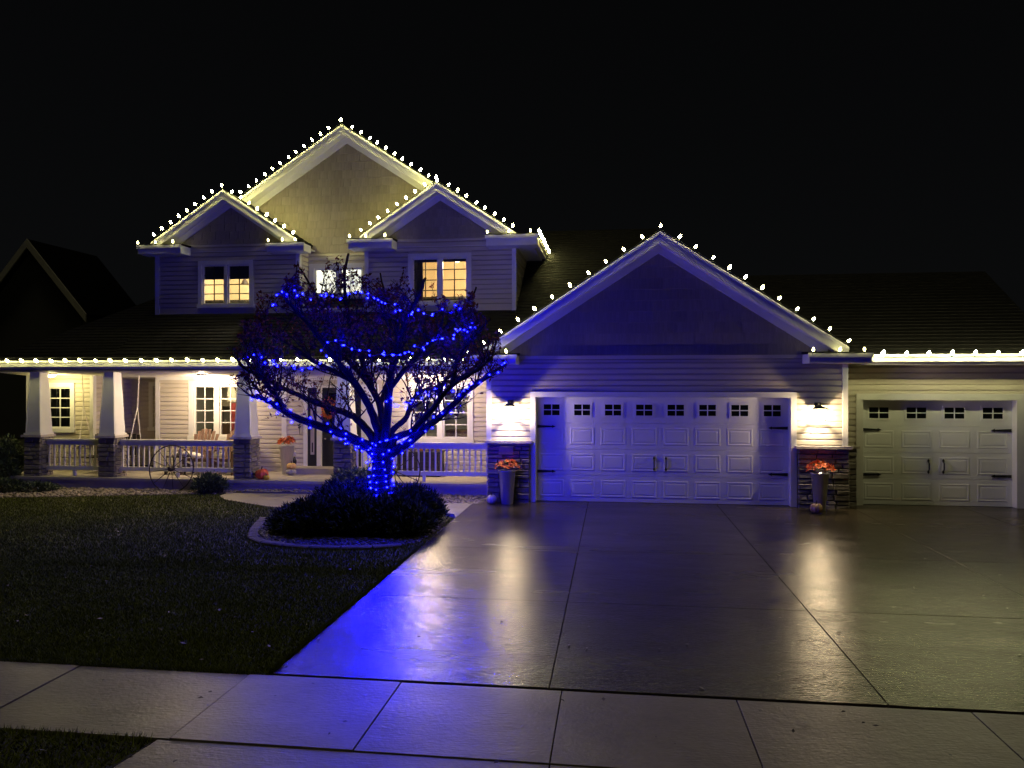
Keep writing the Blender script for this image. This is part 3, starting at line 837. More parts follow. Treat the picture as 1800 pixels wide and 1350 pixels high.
# ------------------------------------------------------------------ garage doors
def garage_door(x0, x1, z1, y, cols, handles):
    W = x1 - x0; rows = 4; rh = (z1 - 0.02) / rows
    d = HB().box(x0, x1, y + 0.03, y + 0.06, 0.024, z1).build('garage_door', M['door_white'])
    for r in range(rows):
        HB().box(x0, x1, y, y + 0.0295, 0.024 + r * rh + 0.002, 0.024 + (r + 1) * rh - 0.004).build('door_section', M['door_white'], d)
    cw = W / cols
    pm = None; wm = None; gm = None
    pw, ph = cw * 0.80, rh * 0.66
    def nest(w, h):
        b = MB()
        rings = [(0, 0.0), (0.014, -0.006), (0.028, -0.006), (0.046, -0.001), (0.075, -0.006)]
        for ins, yy in rings:
            b.v += [(ins, yy, ins), (w - ins, yy, ins), (w - ins, yy, h - ins), (ins, yy, h - ins)]
        for k in range(len(rings) - 1):
            for i in range(4):
                j = (i + 1) % 4
                b.f.append((4 * k + i, 4 * k + j, 4 * k + 4 + j, 4 * k + 4 + i))
        k = 4 * (len(rings) - 1); b.f.append((k, k + 1, k + 2, k + 3))
        return b
    pm = nest(pw, ph).mesh('raised_panel', M['door_white'])
    fm = MB(); q = 0.02
    ww_, wh_ = cw * 0.52, rh * 0.42
    fm.box(-0.035, ww_ + 0.035, -0.012, 0, -0.035, 0); fm.box(-0.035, ww_ + 0.035, -0.012, 0, wh_, wh_ + 0.035)
    fm.box(-0.035, 0, -0.012, 0, 0, wh_); fm.box(ww_, ww_ + 0.035, -0.012, 0, 0, wh_)
    fm.box(ww_ / 2 - 0.009, ww_ / 2 + 0.009, -0.013, 0, 0, wh_); fm.box(0, ww_, -0.0125, 0, wh_ / 2 - 0.008, wh_ / 2 + 0.008)
    fmm = fm.mesh('window_frame', M['door_white'])
    gmm = MB().box(0.002, ww_ / 2 - 0.01, -0.003, 0, 0.002, wh_ / 2 - 0.009).mesh('window_pane', M['dark_glass'])
    gx = (0.0, ww_ / 2 + 0.009); gz = (0.0, wh_ / 2 + 0.008)
    inv = parent_inv(d)
    def put(name, me, loc):
        o = obj(name, me, d, loc); o.matrix_parent_inverse = inv; return o
    for c in range(cols):
        cx = x0 + cw * (c + 0.5)
        for r in range(3):
            put('raised_panel', pm, (cx - pw / 2, y - 0.0005, 0.024 + r * rh + (rh - ph) / 2))
        wz = 0.024 + 3 * rh + (rh - wh_) / 2
        put('window_frame', fmm, (cx - ww_ / 2, y - 0.0005, wz))
        for a in gx:
            for e in gz: put('window_pane', gmm, (cx - ww_ / 2 + a, y - 0.0005, wz + e))
    for zz in (0.024 + rh * 1.14, 0.024 + rh * 2.86):
        for s, xx in ((1, x0 + 0.02), (-1, x1 - 0.02)):
            h = HB(); L = 0.37
            h.extrude_y([(xx, zz - 0.03), (xx + s * L * 0.8, zz - 0.014), (xx + s * L * 0.8, zz - 0.03), (xx + s * L, zz), (xx + s * L * 0.8, zz + 0.03), (xx + s * L * 0.8, zz + 0.014), (xx, zz + 0.03)][::s], y - 0.026, y - 0.014)
            h.build('hinge_strap', M['black_metal'], d)
    for xx in handles:
        zz = 0.024 + rh * 1.48
        h = HB()
        h.tube([(xx, y - 0.02, zz - 0.09), (xx, y - 0.06, zz - 0.06), (xx, y - 0.06, zz + 0.06), (xx, y - 0.02, zz + 0.09)], [0.012, 0.014, 0.014, 0.012], 6)
        h.extrude_y([(xx, zz - 0.15), (xx + 0.022, zz - 0.11), (xx + 0.012, zz - 0.08), (xx - 0.012, zz - 0.08), (xx - 0.022, zz - 0.11)], y - 0.026, y - 0.014)
        h.extrude_y([(xx, zz + 0.15), (xx - 0.022, zz + 0.11), (xx - 0.012, zz + 0.08), (xx + 0.012, zz + 0.08), (xx + 0.022, zz + 0.11)], y - 0.026, y - 0.014)
        h.build('handle', M['black_metal'], d)
    HB().box(x0, x1, y + 0.005, y + 0.05, 0.0215, 0.0238).build('weather_strip', M['black_metal'], d)
    return d
garage_door(-1.53, 3.36, 2.11, YD, 8, (0.80, 1.03))
garage_door(4.79, 7.55, 2.06, Y3D + 0.03, 4, (6.04, 6.31))
def casing(x0, x1, z1, y, yd, w):
    HB().box(x0 - w, x0, y - 0.052, yd + 0.08, 0.024, z1).build('door_casing', M['trim'])
    HB().box(x1, x1 + w, y - 0.052, yd + 0.08, 0.024, z1).build('door_casing', M['trim'])
    HB().box(x0 - w, x1 + w, y - 0.058, yd + 0.08, z1, z1 + w).build('door_casing', M['trim'])
casing(-1.53, 3.36, 2.11, YG, YD, 0.105)
casing(4.79, 7.55, 2.06, Y3, Y3D + 0.03, 0.125)
HB().box(-1.53, 3.36, YD + 0.07, YD + 0.1, 0, 2.11).build('door_backing', M['black_metal'])

# ------------------------------------------------------------------ stone work
def stone_block(x0, x1, z0, z1, y0, rr):
    b = MB(); w, h = x1 - x0, z1 - z0
    d = 0.10; j = lambda a: rr.uniform(-a, a)
    k = min(0.014, h * 0.2)
    p = rr.uniform(0.0, 0.02)
    b.v = [(0, d, 0), (w, d, 0), (w, d, h), (0, d, h),
           (0 + j(.004), 0.02 - p, 0), (w + j(.004), 0.02 - p, 0), (w + j(.004), 0.02 - p, h), (0 + j(.004), 0.02 - p, h),
           (k, -0.005 - p + j(.006), k), (w - k, -0.005 - p + j(.006), k), (w - k, -0.005 - p + j(.006), h - k), (k, -0.005 - p + j(.006), h - k)]
    b.f = [(3, 2, 1, 0), (8, 9, 10, 11)] + [(q + i, q + (i + 1) % 4, q + 4 + (i + 1) % 4, q + 4 + i) for q in (0, 4) for i in range(4)]
    return b.mesh('stone', M['stone'])
def stone_face(parent, x0, x1, z0, z1, y, rr, rz=0.0, off=(0, 0)):
    """courses of ledge stone on a face that looks along local -Y; rz = 90 turns it to look along +X"""
    inv = parent_inv(parent)
    z = z0
    while z < z1 - 0.03:
        h = min(rr.uniform(0.075, 0.125), z1 - z)
        if z1 - z - h < 0.05: h = z1 - z
        x = x0
        while x < x1 - 0.01:
            w = min(rr.uniform(0.16, 0.36), x1 - x)
            if x1 - x - w < 0.09: w = x1 - x
            me = stone_block(x + 0.004, x + w - 0.004, z + 0.004, z + h - 0.004, 0, rr)
            o = obj('stone', me, parent)
            o.matrix_parent_inverse = inv
            if rz == 0.0: o.location = (x + 0.004, y, z + 0.004)
            else:
                o.location = (y, x + 0.004, z + 0.004); o.rotation_euler = (0, 0, rz)
            x += w
        z += h
    return parent

rs = random.Random(21)
def pier(x0, x1, y0, y1, ztop, name='stone_pier', right=True, zb=0.0):
    core = HB().box(x0 + 0.03, x1 - 0.03, y0 + 0.03, y1 - 0.01, zb, ztop - 0.04).build(name, M['mortar'])
    stone_face(core, x0, x1, zb, ztop - 0.045, y0 + 0.0, rs)
    if right: stone_face(core, y0 + 0.02, y1, zb, ztop - 0.045, x1, rs, R(90))
    HB().box(x0 - 0.045, x1 + 0.045, y0 - 0.045, y1 + 0.02, ztop - 0.044, ztop + 0.006).build('ledge_cap', M['cap'], core)
    return core
pier(-2.49, -1.64, 15.13, YG, 1.235, 'stone_base', False)
pier(3.475, 4.40, 15.13, YG, 1.19, 'stone_base', True)
pier(4.40, 4.655, 15.53, Y3, 1.17, 'stone_base', False)
PIERS = [(-13.48, -13.06), (-11.63, -11.21), (-8.37, -7.95), (-6.06, -5.64)]
for k, (a, b_) in enumerate(PIERS):
    pier(a, b_, 16.1, 16.52, 1.19)
    cx, cy = (a + b_) / 2, 16.31
    col = MB()
    w0, w1 = 0.19, 0.125
    z0, z1 = 1.197, 2.67
    col.v = [(cx + sx * w0, cy + sy * w0, z0) for sx, sy in ((-1, -1), (1, -1), (1, 1), (-1, 1))] + [(cx + sx * w1, cy + sy * w1, z1) for sx, sy in ((-1, -1), (1, -1), (1, 1), (-1, 1))]
    col.f = [(3, 2, 1, 0), (4, 5, 6, 7), (0, 1, 5, 4), (1, 2, 6, 5), (2, 3, 7, 6), (3, 0, 4, 7)]
    c = HB(); c.v = col.v; c.f = col.f
    co = c.build('porch_column', M['trim'])
    bs = HB(); bs.box(cx - 0.215, cx + 0.215, cy - 0.215, cy + 0.215, 1.1965, 1.24); bs.build('column_base', M['trim'], co)
    # corner stiles give the tapered box its panelled look
    for sx, sy in ((1, -1), (1, 1), (-1, -1)):
        s = HB()
        s.tube([(cx + sx * (w0 - 0.012), cy + sy * (w0 - 0.012), z0 + 0.04), (cx + sx * (w1 - 0.012), cy + sy * (w1 - 0.012), z1)], 0.022, 4)
        s.build('corner_stile', M['trim'], co)

# porch floor, steps, beam and ceiling
HB().box(-14.2, -2.5, 16.03, YH, 0.0, 0.25).build('porch_floor', M['porch_floor'])
HB().box(-14.25, -2.5, 16.0, 16.029, 0.19, 0.252).build('floor_nosing', M['porch_floor'])
HB().box(-7.58, -5.55, 17.22, YH - 0.03, 0.251, 0.385).build('door_step', M['porch_floor'])
HB().box(-8.0, -6.0, 15.75, 16.0, 0.0, 0.05).build('front_step', M['path'])
HB().box(-14.3, -2.5, 16.2, 16.42, 2.675, 2.85).build('porch_beam', M['trim'])
cl = HB(); cl.face((-14.3, 16.0, 2.672), (-2.5, 16.0, 2.672), (-2.5, 18.8, 2.48), (-14.3, 18.8, 2.48)); pc = cl.build('porch_ceiling', M['ceiling'])
yb = 16.08
while yb < 17.75:
    zz = 2.672 - (yb - 16.0) * 0.0686
    HB().box(-14.3, -2.5, yb, yb + 0.085, zz - 0.016, zz - 0.006).build('ceiling_board', M['ceiling'], pc)
    yb += 0.095
HB().box(-11.22, -2.5, YH - 0.06, YH - 0.001, 2.47, 2.55).build('frieze_board', M['trim'])

# railings
def railing(x0, x1, n):
    y = 16.3
    r = HB().box(x0, x1, y - 0.06, y + 0.06, 1.055, 1.10).build('railing', M['trim'])
    HB().box(x0, x1, y - 0.035, y + 0.035, 0.965, 1.054).build('top_rail', M['trim'], r)
    HB().box(x0, x1, y - 0.035, y + 0.035, 0.385, 0.475).build('bottom_rail', M['trim'], r)
    HB().box((x0 + x1) / 2 - 0.03, (x0 + x1) / 2 + 0.03, y - 0.03, y + 0.03, 0.25, 0.384).build('support_block', M['trim'], r)
    me = MB().box(-0.016, 0.016, -0.016, 0.016, 0, 0.489).mesh('baluster', M['trim'])
    inv = parent_inv(r)
    for k in range(n):
        o = obj('baluster', me, r, (x0 + (x1 - x0) * (k + 0.5) / n, y, 0.4755)); o.matrix_parent_inverse = inv
railing(-13.06, -11.64, 11)
railing(-11.21, -8.38, 22)
railing(-5.64, -2.50, 25)

# front door with sidelight and transom
fdw = HB()
fdw.box(FD[0], FD[0] + 0.085, YH - 0.04, YH + 0.08, 0.386, FD[3]); fdw.box(FD[0] + 0.085, FD[1], YH - 0.04, YH + 0.08, FD[3] - 0.08, FD[3])
fdo = fdw.build('front_door_frame', M['trim'])
HB().box(-7.345, -7.095, YH + 0.02, YH + 0.06, 0.386, FD[3] - 0.08).build('sidelight', M['front_door'], fdo)
HB().box(-7.27, -7.175, YH + 0.012, YH + 0.0199, 0.66, 2.1).build('sidelight_pane', M['paper'], fdo)
HB().box(-7.236, -7.206, YH + 0.008, YH + 0.0119, 0.72, 0.95).build('sidelight_sticker', M['dark_wood'], fdo)
HB().box(-7.095, -6.975, YH - 0.035, YH + 0.08, 0.386, FD[3] - 0.08).build('door_post', M['trim'], fdo)
dd = HB().box(-6.97, -5.99, YH + 0.01, YH + 0.06, 0.39, FD[3] - 0.082).build('front_door', M['front_door'])
HB().box(-6.80, -6.16, YH - 0.004, YH + 0.0095, 1.25, 2.15).build('door_glass', M['dark_glass'], dd)
for zz in (0.52, 0.87): HB().box(-6.80, -6.16, YH - 0.006, YH + 0.0095, zz, zz + 0.28).build('door_panel', M['front_door'], dd)
kn = HB(); kn.lathe([(0.012, -0.02), (0.03, 0.0), (0.012, 0.02)], 8, c=(-6.88, YH - 0.04, 1.05)); kn.build('door_knob', M['galv'], dd)
HB().box(-5.985, -5.55, YH - 0.035, YH + 0.08, 0.386, FD[3] - 0.081).build('door_post', M['trim'], fdo)

# house number plaque on the left stone base (its raised figures cannot be read in the dark)
pq = HB().box(-2.245, -1.965, 15.062, 15.08, 0.985, 1.12).build('number_plaque', M['plaque'])
fr_ = HB(); fr_.box(-2.25, -1.96, 15.056, 15.075, 1.1205, 1.13); fr_.box(-2.25, -1.96, 15.056, 15.075, 0.975, 0.9845); fr_.build('plaque_rim', M['plaque'], pq)

# ------------------------------------------------------------------ neighbouring house, far left
nb = thing('neighbour_house', 'dark neighbouring house with pale gable trim at the far left edge', 'house', (-23, 30, 0))
def nbuild(b, name, m):
    o = b.build(name, m, nb); o.matrix_parent_inverse = Matrix.Translation((23, -30, 0)); return o
pk = at(48, 420, 30.0); pr = at(152, 552, 30.0)
sl = (pk.z - pr.z) / (pr.x - pk.x)
hw = pr.x - pk.x
zl = pk.z - hw * sl
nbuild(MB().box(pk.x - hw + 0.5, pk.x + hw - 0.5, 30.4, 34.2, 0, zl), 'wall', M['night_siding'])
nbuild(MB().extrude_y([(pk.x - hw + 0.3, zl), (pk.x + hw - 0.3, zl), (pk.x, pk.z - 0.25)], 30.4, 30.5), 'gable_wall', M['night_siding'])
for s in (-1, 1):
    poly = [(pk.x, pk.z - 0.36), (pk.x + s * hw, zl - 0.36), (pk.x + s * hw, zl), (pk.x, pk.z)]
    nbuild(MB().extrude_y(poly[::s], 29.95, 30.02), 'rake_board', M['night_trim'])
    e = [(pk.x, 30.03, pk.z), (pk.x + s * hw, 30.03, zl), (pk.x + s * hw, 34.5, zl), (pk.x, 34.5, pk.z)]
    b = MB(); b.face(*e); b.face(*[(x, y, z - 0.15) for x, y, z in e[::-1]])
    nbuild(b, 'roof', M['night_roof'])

# ------------------------------------------------------------------ roof light strings
bulb_me = MB().lathe([(0.012, 0.0), (0.023, 0.018), (0.0255, 0.040), (0.018, 0.066), (0.006, 0.084)], 7).mesh('bulb', M['bulb'], True)
mid_me = bulb_me.copy(); mid_me.materials[0] = emit('mid_warm_white_bulb', (1.0, 0.90, 0.42), 125.0)
faint_me = bulb_me.copy(); faint_me.materials[0] = M['bulb_faint']
dim_me = bulb_me.copy(); dim_me.materials[0] = M['bulb_dim']
bright_me = bulb_me.copy(); bright_me.materials[0] = M['bulb_bright']
def light_string(label, pts, group='warm white roof light strings', me=None, scale=1.0):
    """pts: list of (position on the edge, direction the bulb points)"""
    base = pts[len(pts) // 2][0]
    s = thing('light_string', label, 'light string', base, 0, group)
    inv = Matrix.Translation(-Vector(base))
    wire = MB()
    path = []
    for p, d in pts:
        p = Vector(p); d = Vector(d).normalized()
        wire.tube([p - d * 0.035, p + d * 0.004], [0.013, 0.015], 6)
        path.append(p - d * 0.03)
    cord = []
    for a, b in zip(path, path[1:]):
        cord.append(a); cord.append((a + b) / 2 + Vector((0, 0, -0.008)))
    cord.append(path[-1])
    wire.tube(cord, 0.005, 4)
    w = wire.build('cord', M['wire'], s); w.matrix_parent_inverse = inv
    for p, d in pts:
        d = Vector(d) + Vector((rng.uniform(-.24, .24), rng.uniform(-.24, .24), rng.uniform(-.08, .08))); d.normalize()
        o = obj('bulb', me or bulb_me, s, Vector(p), d.to_track_quat('Z', 'Y').to_euler())
        o.scale = (0.9 * scale * rng.uniform(.88, 1.1),) * 3
        o.matrix_parent_inverse = inv
    return s

def rake_pts(cx, peak, slope, y, x_list, lift=0.045):
    out = []
    for x in x_list:
        s = -1 if x < cx else 1
        nrm = Vector((s * slope, -0.15, 1)).normalized() if abs(x - cx) > 0.03 else Vector((0, -0.1, 1))
        p = Vector((x, y, peak - slope * abs(x - cx))) + Vector((nrm.x, 0, nrm.z)).normalized() * lift
        out.append((p, nrm))
    return out
def lin(a, b, n): return [a + (b - a) * i / (n - 1) for i in range(n)]
def jit(l, s=0.02): return [v + rng.uniform(-s, s) for v in l]

light_string('bulb string up both rakes of the wide garage gable', rake_pts(0.88, 5.27, 0.65, YGR - 0.055, jit(lin(-2.45, 0.58, 10), .02) + [0.88] + jit(lin(1.2, 4.2, 11), .02)), me=mid_me)
light_string('bulb string over the tall middle gable, the highest one', rake_pts(-6.54, 8.68, 0.655, 17.885, jit(lin(-9.05, -6.8, 12), .01) + [-6.54] + jit(lin(-6.28, -4.2, 11), .01)))
light_string('bulb string over the small gable of the left upper bay', rake_pts(-9.30, 7.05, 0.66, 17.335, jit(lin(-11.0, -9.5, 8), .01) + [-9.3] + jit(lin(-9.08, -7.55, 8), .01)))
light_string('bulb string over the small gable of the right upper bay', rake_pts(-4.05, 7.06, 0.66, 17.335, jit(lin(-5.8, -4.28, 8), .01) + [-4.05] + jit(lin(-3.8, -2.3, 8), .01)))
def flat_pts(xs_, y, z, d=(0, -0.55, 1)): return [((x, y, z), d) for x in xs_]
light_string('bulb string along the porch gutter, the longest straight one', [((-14.3 - 0.04, 16.5, 2.90), (-0.6, -0.2, 0.9))] + flat_pts(jit(lin(-14.25, -2.75, 33), .02), 15.72, 2.865, (0, -0.9, 0.6)), me=dim_me, scale=1.35)
light_string('bulb string along the gutter above the single garage door', flat_pts(jit(lin(4.9, 8.05, 9), .015), 14.82, 2.89, (0, -0.5, 1.0)), me=bright_me, scale=1.3)
light_string('bulb string running back along the side eave right of the upper bay', [((-1.69, y, 5.835), (0.5, 0, 1)) for y in lin(17.42, 20.6, 12)])
for (x0, x1, y0, y1, z0, z1), nm in zip(RET, ['left foot of the garage gable', 'right foot of the garage gable', 'left foot of the left upper bay gable', 'right foot of the left upper bay gable',
                                           'left foot of the right upper bay gable', 'right foot of the right upper bay gable']):
    light_string('three bulbs on the eave return at the ' + nm, flat_pts(jit(lin(x0 + 0.06, x1 - 0.16, 3), .02), y0 - 0.075, z1 + 0.04, (0, -0.25, 1)), 'three bulb strings on eave returns', me=faint_me)

# ------------------------------------------------------------------ lamps
def lantern(label, x, y, z, energy):
    t = thing('wall_lantern', label, 'wall lantern', (x, y, z), 0, 'wall lanterns beside the garage door')
    b = MB(); b.box(-0.06, 0.06, 0.163, 0.186, -0.02, 0.22); b.tube([(0, 0.17, 0.17), (0, 0.11, 0.19), (0, 0.05, 0.21), (0, 0, 0.19), (0, 0, 0.15)], 0.011, 6); b.build('bracket', M['black_metal'], t)
    c = MB(); c.v = [(sx * w, sy * w, zz) for w, zz in ((0.125, 0.10), (0.105, 0.118), (0.04, 0.155)) for sx, sy in ((-1, -1), (1, -1), (1, 1), (-1, 1))]
    c.f = [(3, 2, 1, 0), (8, 9, 10, 11)] + [(q + i, q + (i + 1) % 4, q + 4 + (i + 1) % 4, q + 4 + i) for q in (0, 4) for i in range(4)]
    c.build('cap', M['black_metal'], t)
    f = MB()
    for sx, sy in ((-1, -1), (1, -1), (1, 1), (-1, 1)):
        f.tube([(sx * 0.075, sy * 0.075, -0.105), (sx * 0.092, sy * 0.092, 0.10)], 0.0075, 4)
    f.box(-0.083, 0.083, -0.083, -0.067, -0.118, -0.1); f.box(-0.083, 0.083, 0.067, 0.083, -0.118, -0.1); f.box(-0.083, -0.067, -0.066, 0.066, -0.118, -0.1); f.box(0.067, 0.083, -0.066, 0.066, -0.118, -0.1)
    f.build('cage', M['black_metal'], t)
    for k in range(4):
        p = MB().box(-0.07, 0.07, -0.084, -0.081, -0.099, 0.098).build('glass_pane', M['seeded'], t); p.rotation_euler = (0, 0, k * math.pi / 2)
    bl = MB().lathe([(0.008, 0.0), (0.018, 0.02), (0.02, 0.05), (0.012, 0.085)], 10).build('bulb', M['lamp_core'], t, True)
    l = bpy.data.lights.new('lantern_light', 'POINT'); l.energy = energy; l.color = (1.0, 0.80, 0.52); l.shadow_soft_size = 0.022
    o = bpy.data.objects.new('lantern_light', l); COL.objects.link(o); o.parent = t; o.location = (0, 0, -0.03)
    bl.visible_shadow = True
    return t
lantern('lit black lantern on the siding left of the wide garage door', -2.03, 15.035, 1.83, 74)
lantern('lit black lantern on the siding between the two garage doors', 3.85, 15.035, 1.80, 74)

def ceiling_lamp(label, x, y, energy, col):
    z = 2.672 - (y - 16.0) * 0.0686 - 0.018
    t = thing('ceiling_lamp', label, 'ceiling lamp', (x, y, z), 0, 'flush lamps on the porch ceiling')
    MB().lathe([(0.13, -0.025), (0.14, -0.012), (0.14, 0.0)], 16).build('base_plate', M['trim'], t)
    MB().lathe([(0.02, -0.085), (0.08, -0.07), (0.115, -0.04), (0.12, -0.026)], 16).build('globe', M['globe'], t, True)
    l = bpy.data.lights.new('porch_light', 'POINT'); l.energy = energy; l.color = col; l.shadow_soft_size = 0.09
    o = bpy.data.objects.new('porch_light', l); COL.objects.link(o); o.parent = t; o.location = (0, 0, -0.19)
    return t
ceiling_lamp('lit flush lamp on the porch ceiling above the wooden chairs', -9.62, 17.0, 138, (1.0, 0.75, 0.48))
ceiling_lamp('lit flush lamp on the porch ceiling right of the tree trunk', -4.15, 17.0, 138, (1.0, 0.75, 0.48))
ceiling_lamp('added flush lamp on the porch ceiling, unseen behind the leftmost column', -13.22, 16.62, 38, (1.0, 0.84, 0.33))  # added lamp, hidden from view, brightens the wing wall

# ------------------------------------------------------------------ tree
tree = thing('crabapple_tree', 'spreading vase shaped ornamental tree wrapped in blue lights, few dark leaves left', 'tree', (-3.86, 12.5, 0))
tinv = Matrix.Translation((3.86, -12.5, 0))
TY = 12.5
limbs_px = [
    ([(664, 800), (640, 782), (597, 760), (546, 744), (498, 722), (470, 704), (442, 697)], [0, -.1, -.25, -.4, -.5, -.55, -.6], 0.105),
    ([(498, 722), (484, 693), (456, 662), (428, 646), (408, 620)], [-.5, -.6, -.7, -.75, -.8], 0.05),
    ([(660, 795), (653, 766), (620, 732), (569, 713), (513, 690), (470, 668), (432, 630)], [0, .05, .2, .35, .5, .6, .6], 0.085),
    ([(665, 795), (665, 760), (648, 713), (622, 670), (597, 640), (560, 590), (520, 545), (492, 512)], [0, -.05, -.2, -.4, -.6, -.75, -.85, -.9], 0.085),
    ([(668, 795), (670, 758), (667, 713), (648, 670), (628, 610), (610, 545), (606, 490), (612, 445)], [0, .1, .25, .3, .35, .35, .3, .3], 0.08),
    ([(675, 795), (679, 755), (684, 684), (693, 628), (712, 570), (736, 520), (748, 488)], [0, -.1, -.25, -.35, -.45, -.5, -.5], 0.085),
    ([(678, 795), (690, 758), (715, 732), (724, 707), (738, 690), (794, 670), (840, 640), (862, 600)], [0, .1, .3, .5, .7, .9, 1.0, 1.0], 0.06),
    ([(680, 797), (696, 769), (724, 758), (760, 718), (794, 679), (839, 650), (865, 628)], [0, -.1, -.25, -.5, -.7, -.8, -.8], 0.075),
    ([(680, 802), (700, 790), (732, 766), (774, 732), (822, 687), (850, 665), (890, 640)], [0, -.05, -.1, -.1, 0, .1, .15], 0.095),
    ([(648, 670), (600, 620), (575, 560), (545, 500), (525, 468)], [.3, .6, .9, 1.0, 1.0], 0.045),
    ([(684, 684), (730, 630), (780, 580), (820, 535), (838, 505)], [-.25, -.1, .1, .2, .25], 0.045),
    ([(667, 713), (690, 650), (700, 590), (680, 530), (668, 480)], [.25, .6, .8, .9, .9], 0.045),
    ([(622, 670), (560, 640), (500, 600), (455, 575), (430, 560)], [-.4, -.3, -.2, -.1, 0], 0.042),
    ([(794, 679), (810, 620), (845, 580), (862, 560)], [-.7, -.6, -.5, -.5], 0.035),
]
TOPX = [390, 420, 450, 480, 520, 560, 600, 640, 680, 720, 760, 800, 840, 870, 900]
TOPY = [600, 560, 525, 495, 468, 478, 438, 470, 478, 478, 505, 510, 520, 575, 630]
def proj(p):
    d = p.x * -SP + p.y * CP; u = p.x * CP + p.y * SP
    return 900 + 1350 * u / d, 675 - 1350 * (p.z - CAM_H) / d
def allowed(p):
    x, y = proj(p)
    if x < 412 + 14 * math.sin(y * 0.11) + 8 * math.sin(y * 0.37) or x > 886 + 9 * math.sin(y * 0.16): return False
    return y > np.interp(x, TOPX, TOPY) + 14 + 15 * math.sin(x * 0.105) + 11 * math.sin(x * 0.27 + 1.0) + 6 * math.sin(x * 0.61)
wood = MB(); twigs = MB(); leaf_pts = []; limb_paths = []
def smooth_path(pts, n):
    out = []
    for i in range(len(pts) - 1):
        p0, p1, p2, p3 = pts[max(i - 1, 0)], pts[i], pts[i + 1], pts[min(i + 2, len(pts) - 1)]
        for k in range(n):
            t = k / n
            out.append(0.5 * ((2 * p1) + (p2 - p0) * t + (2 * p0 - 5 * p1 + 4 * p2 - p3) * t * t + (3 * p1 - p0 - 3 * p2 + p3) * t ** 3))
    out.append(pts[-1]); return out
tr = random.Random(5)
def grow(p, d, length, rad, depth):
    seg = 0.09 if depth > 1 else 0.12
    n = max(3, int(length / seg)); pts = [p.copy()]; q = p.copy(); dd = d.normalized()
    for i in range(n):
        dd = (dd + Vector((tr.uniform(-.24, .24), tr.uniform(-.24, .24), tr.uniform(-.13, .2)))).normalized()
        q = q + dd * seg
        if not allowed(q): break
        pts.append(q.copy())
    if len(pts) < 2: return
    m = len(pts)
    tw = twigs if depth >= 2 else wood
    tw.tube(pts, [max(0.0024, rad * (1 - 0.75 * i / (m - 1))) for i in range(m)], 3 if depth >= 2 else 5, cap=False)
    if depth >= 2:
        for i in range(1, m):
            if tr.random() < 0.34 + 0.5 * (math.sin(pts[i].x * 5 + pts[i].z * 7) > 0.1): leaf_pts.append((pts[i], dd))
    if depth < 3:
        k = int(m * (0.46 if depth == 1 else 0.26)) + 1
        for _ in range(k):
            i = tr.randint(max(1, m // 5), m - 1)
            t = (pts[i] - pts[i - 1]).normalized()
            side = Vector((tr.uniform(-1, 1), tr.uniform(-1, 1), tr.uniform(-0.25, 1.0))).normalized()
            grow(pts[i], t * 0.5 + side * 0.8, length * tr.uniform(0.35, 0.62), rad * 0.5, depth + 1)
base = Vector((-3.86, 12.5, 0))
wood.tube([base + Vector((0, 0, -0.1)), base + Vector((0.01, 0, 0.15)), base + Vector((0.0, 0, 0.6)), base + Vector((0.02, 0, 1.0)), base + Vector((0.02, 0, 1.3))], [0.23, 0.18, 0.165, 0.18, 0.21], 12)
for pp, dep, r0 in limbs_px:
    pts = [at(x, y, TY + dy) for (x, y), dy in zip(pp, dep)]
    sp = smooth_path(pts, 5); m = len(sp)
    for q in sp[3:]: q += Vector((tr.uniform(-.012, .012), tr.uniform(-.012, .012), tr.uniform(-.012, .012)))
    limb_paths.append(sp)
    wood.tube(sp, [r0 * (1 - 0.80 * (i / (m - 1)) ** 0.8) + 0.004 for i in range(m)], 8)
    start = int(m * (0.30 if r0 > 0.05 else 0.1))
    for i in range(start, m):
        for _ in range(2):
            if tr.random() < 0.50:
                t = (sp[i] - sp[i - 1]).normalized()
                side = Vector((tr.uniform(-1, 1), tr.uniform(-1, 1), tr.uniform(0.0, 1.2))).normalized()
                grow(sp[i], t * 0.45 + side * 0.8, tr.uniform(0.5, 1.15), 0.016 * (1.2 - 0.4 * i / m), 1)
    grow(sp[-1], sp[-1] - sp[-2], 0.5, 0.01, 1)
o = wood.build('trunk', M['bark'], tree, True); o.matrix_parent_inverse = tinv
o = twigs.build('twigs', M['bark'], tree); o.matrix_parent_inverse = tinv; o['kind'] = 'stuff'
lv = []
for p, d in leaf_pts:
    for _ in range(tr.choice((1, 1, 2)) + (tr.choice((0, 1, 2, 3)) if p.z > 3.15 else 0)):
        a = Vector((tr.gauss(0, 1), tr.gauss(0, 1), tr.gauss(-0.2, 1))).normalized()
        b = a.orthogonal().normalized()
        b = (Matrix.Rotation(tr.uniform(0, 6.28), 3, a) @ b)
        s = tr.uniform(0.020, 0.044)
        c = p + a * s * 0.6 + Vector((tr.gauss(0, .02), tr.gauss(0, .02), tr.gauss(0, .02)))
        lv.append([c - a * s, c + b * s * 0.55, c + a * s * 1.2, c - b * s * 0.55])
o = tri_mesh('crown', [[tuple(q) for q in l] for l in lv], M['leaf'], tree); o.matrix_parent_inverse = tinv; o['kind'] = 'stuff'
print('tree', len(wood.f), len(twigs.f), len(lv))

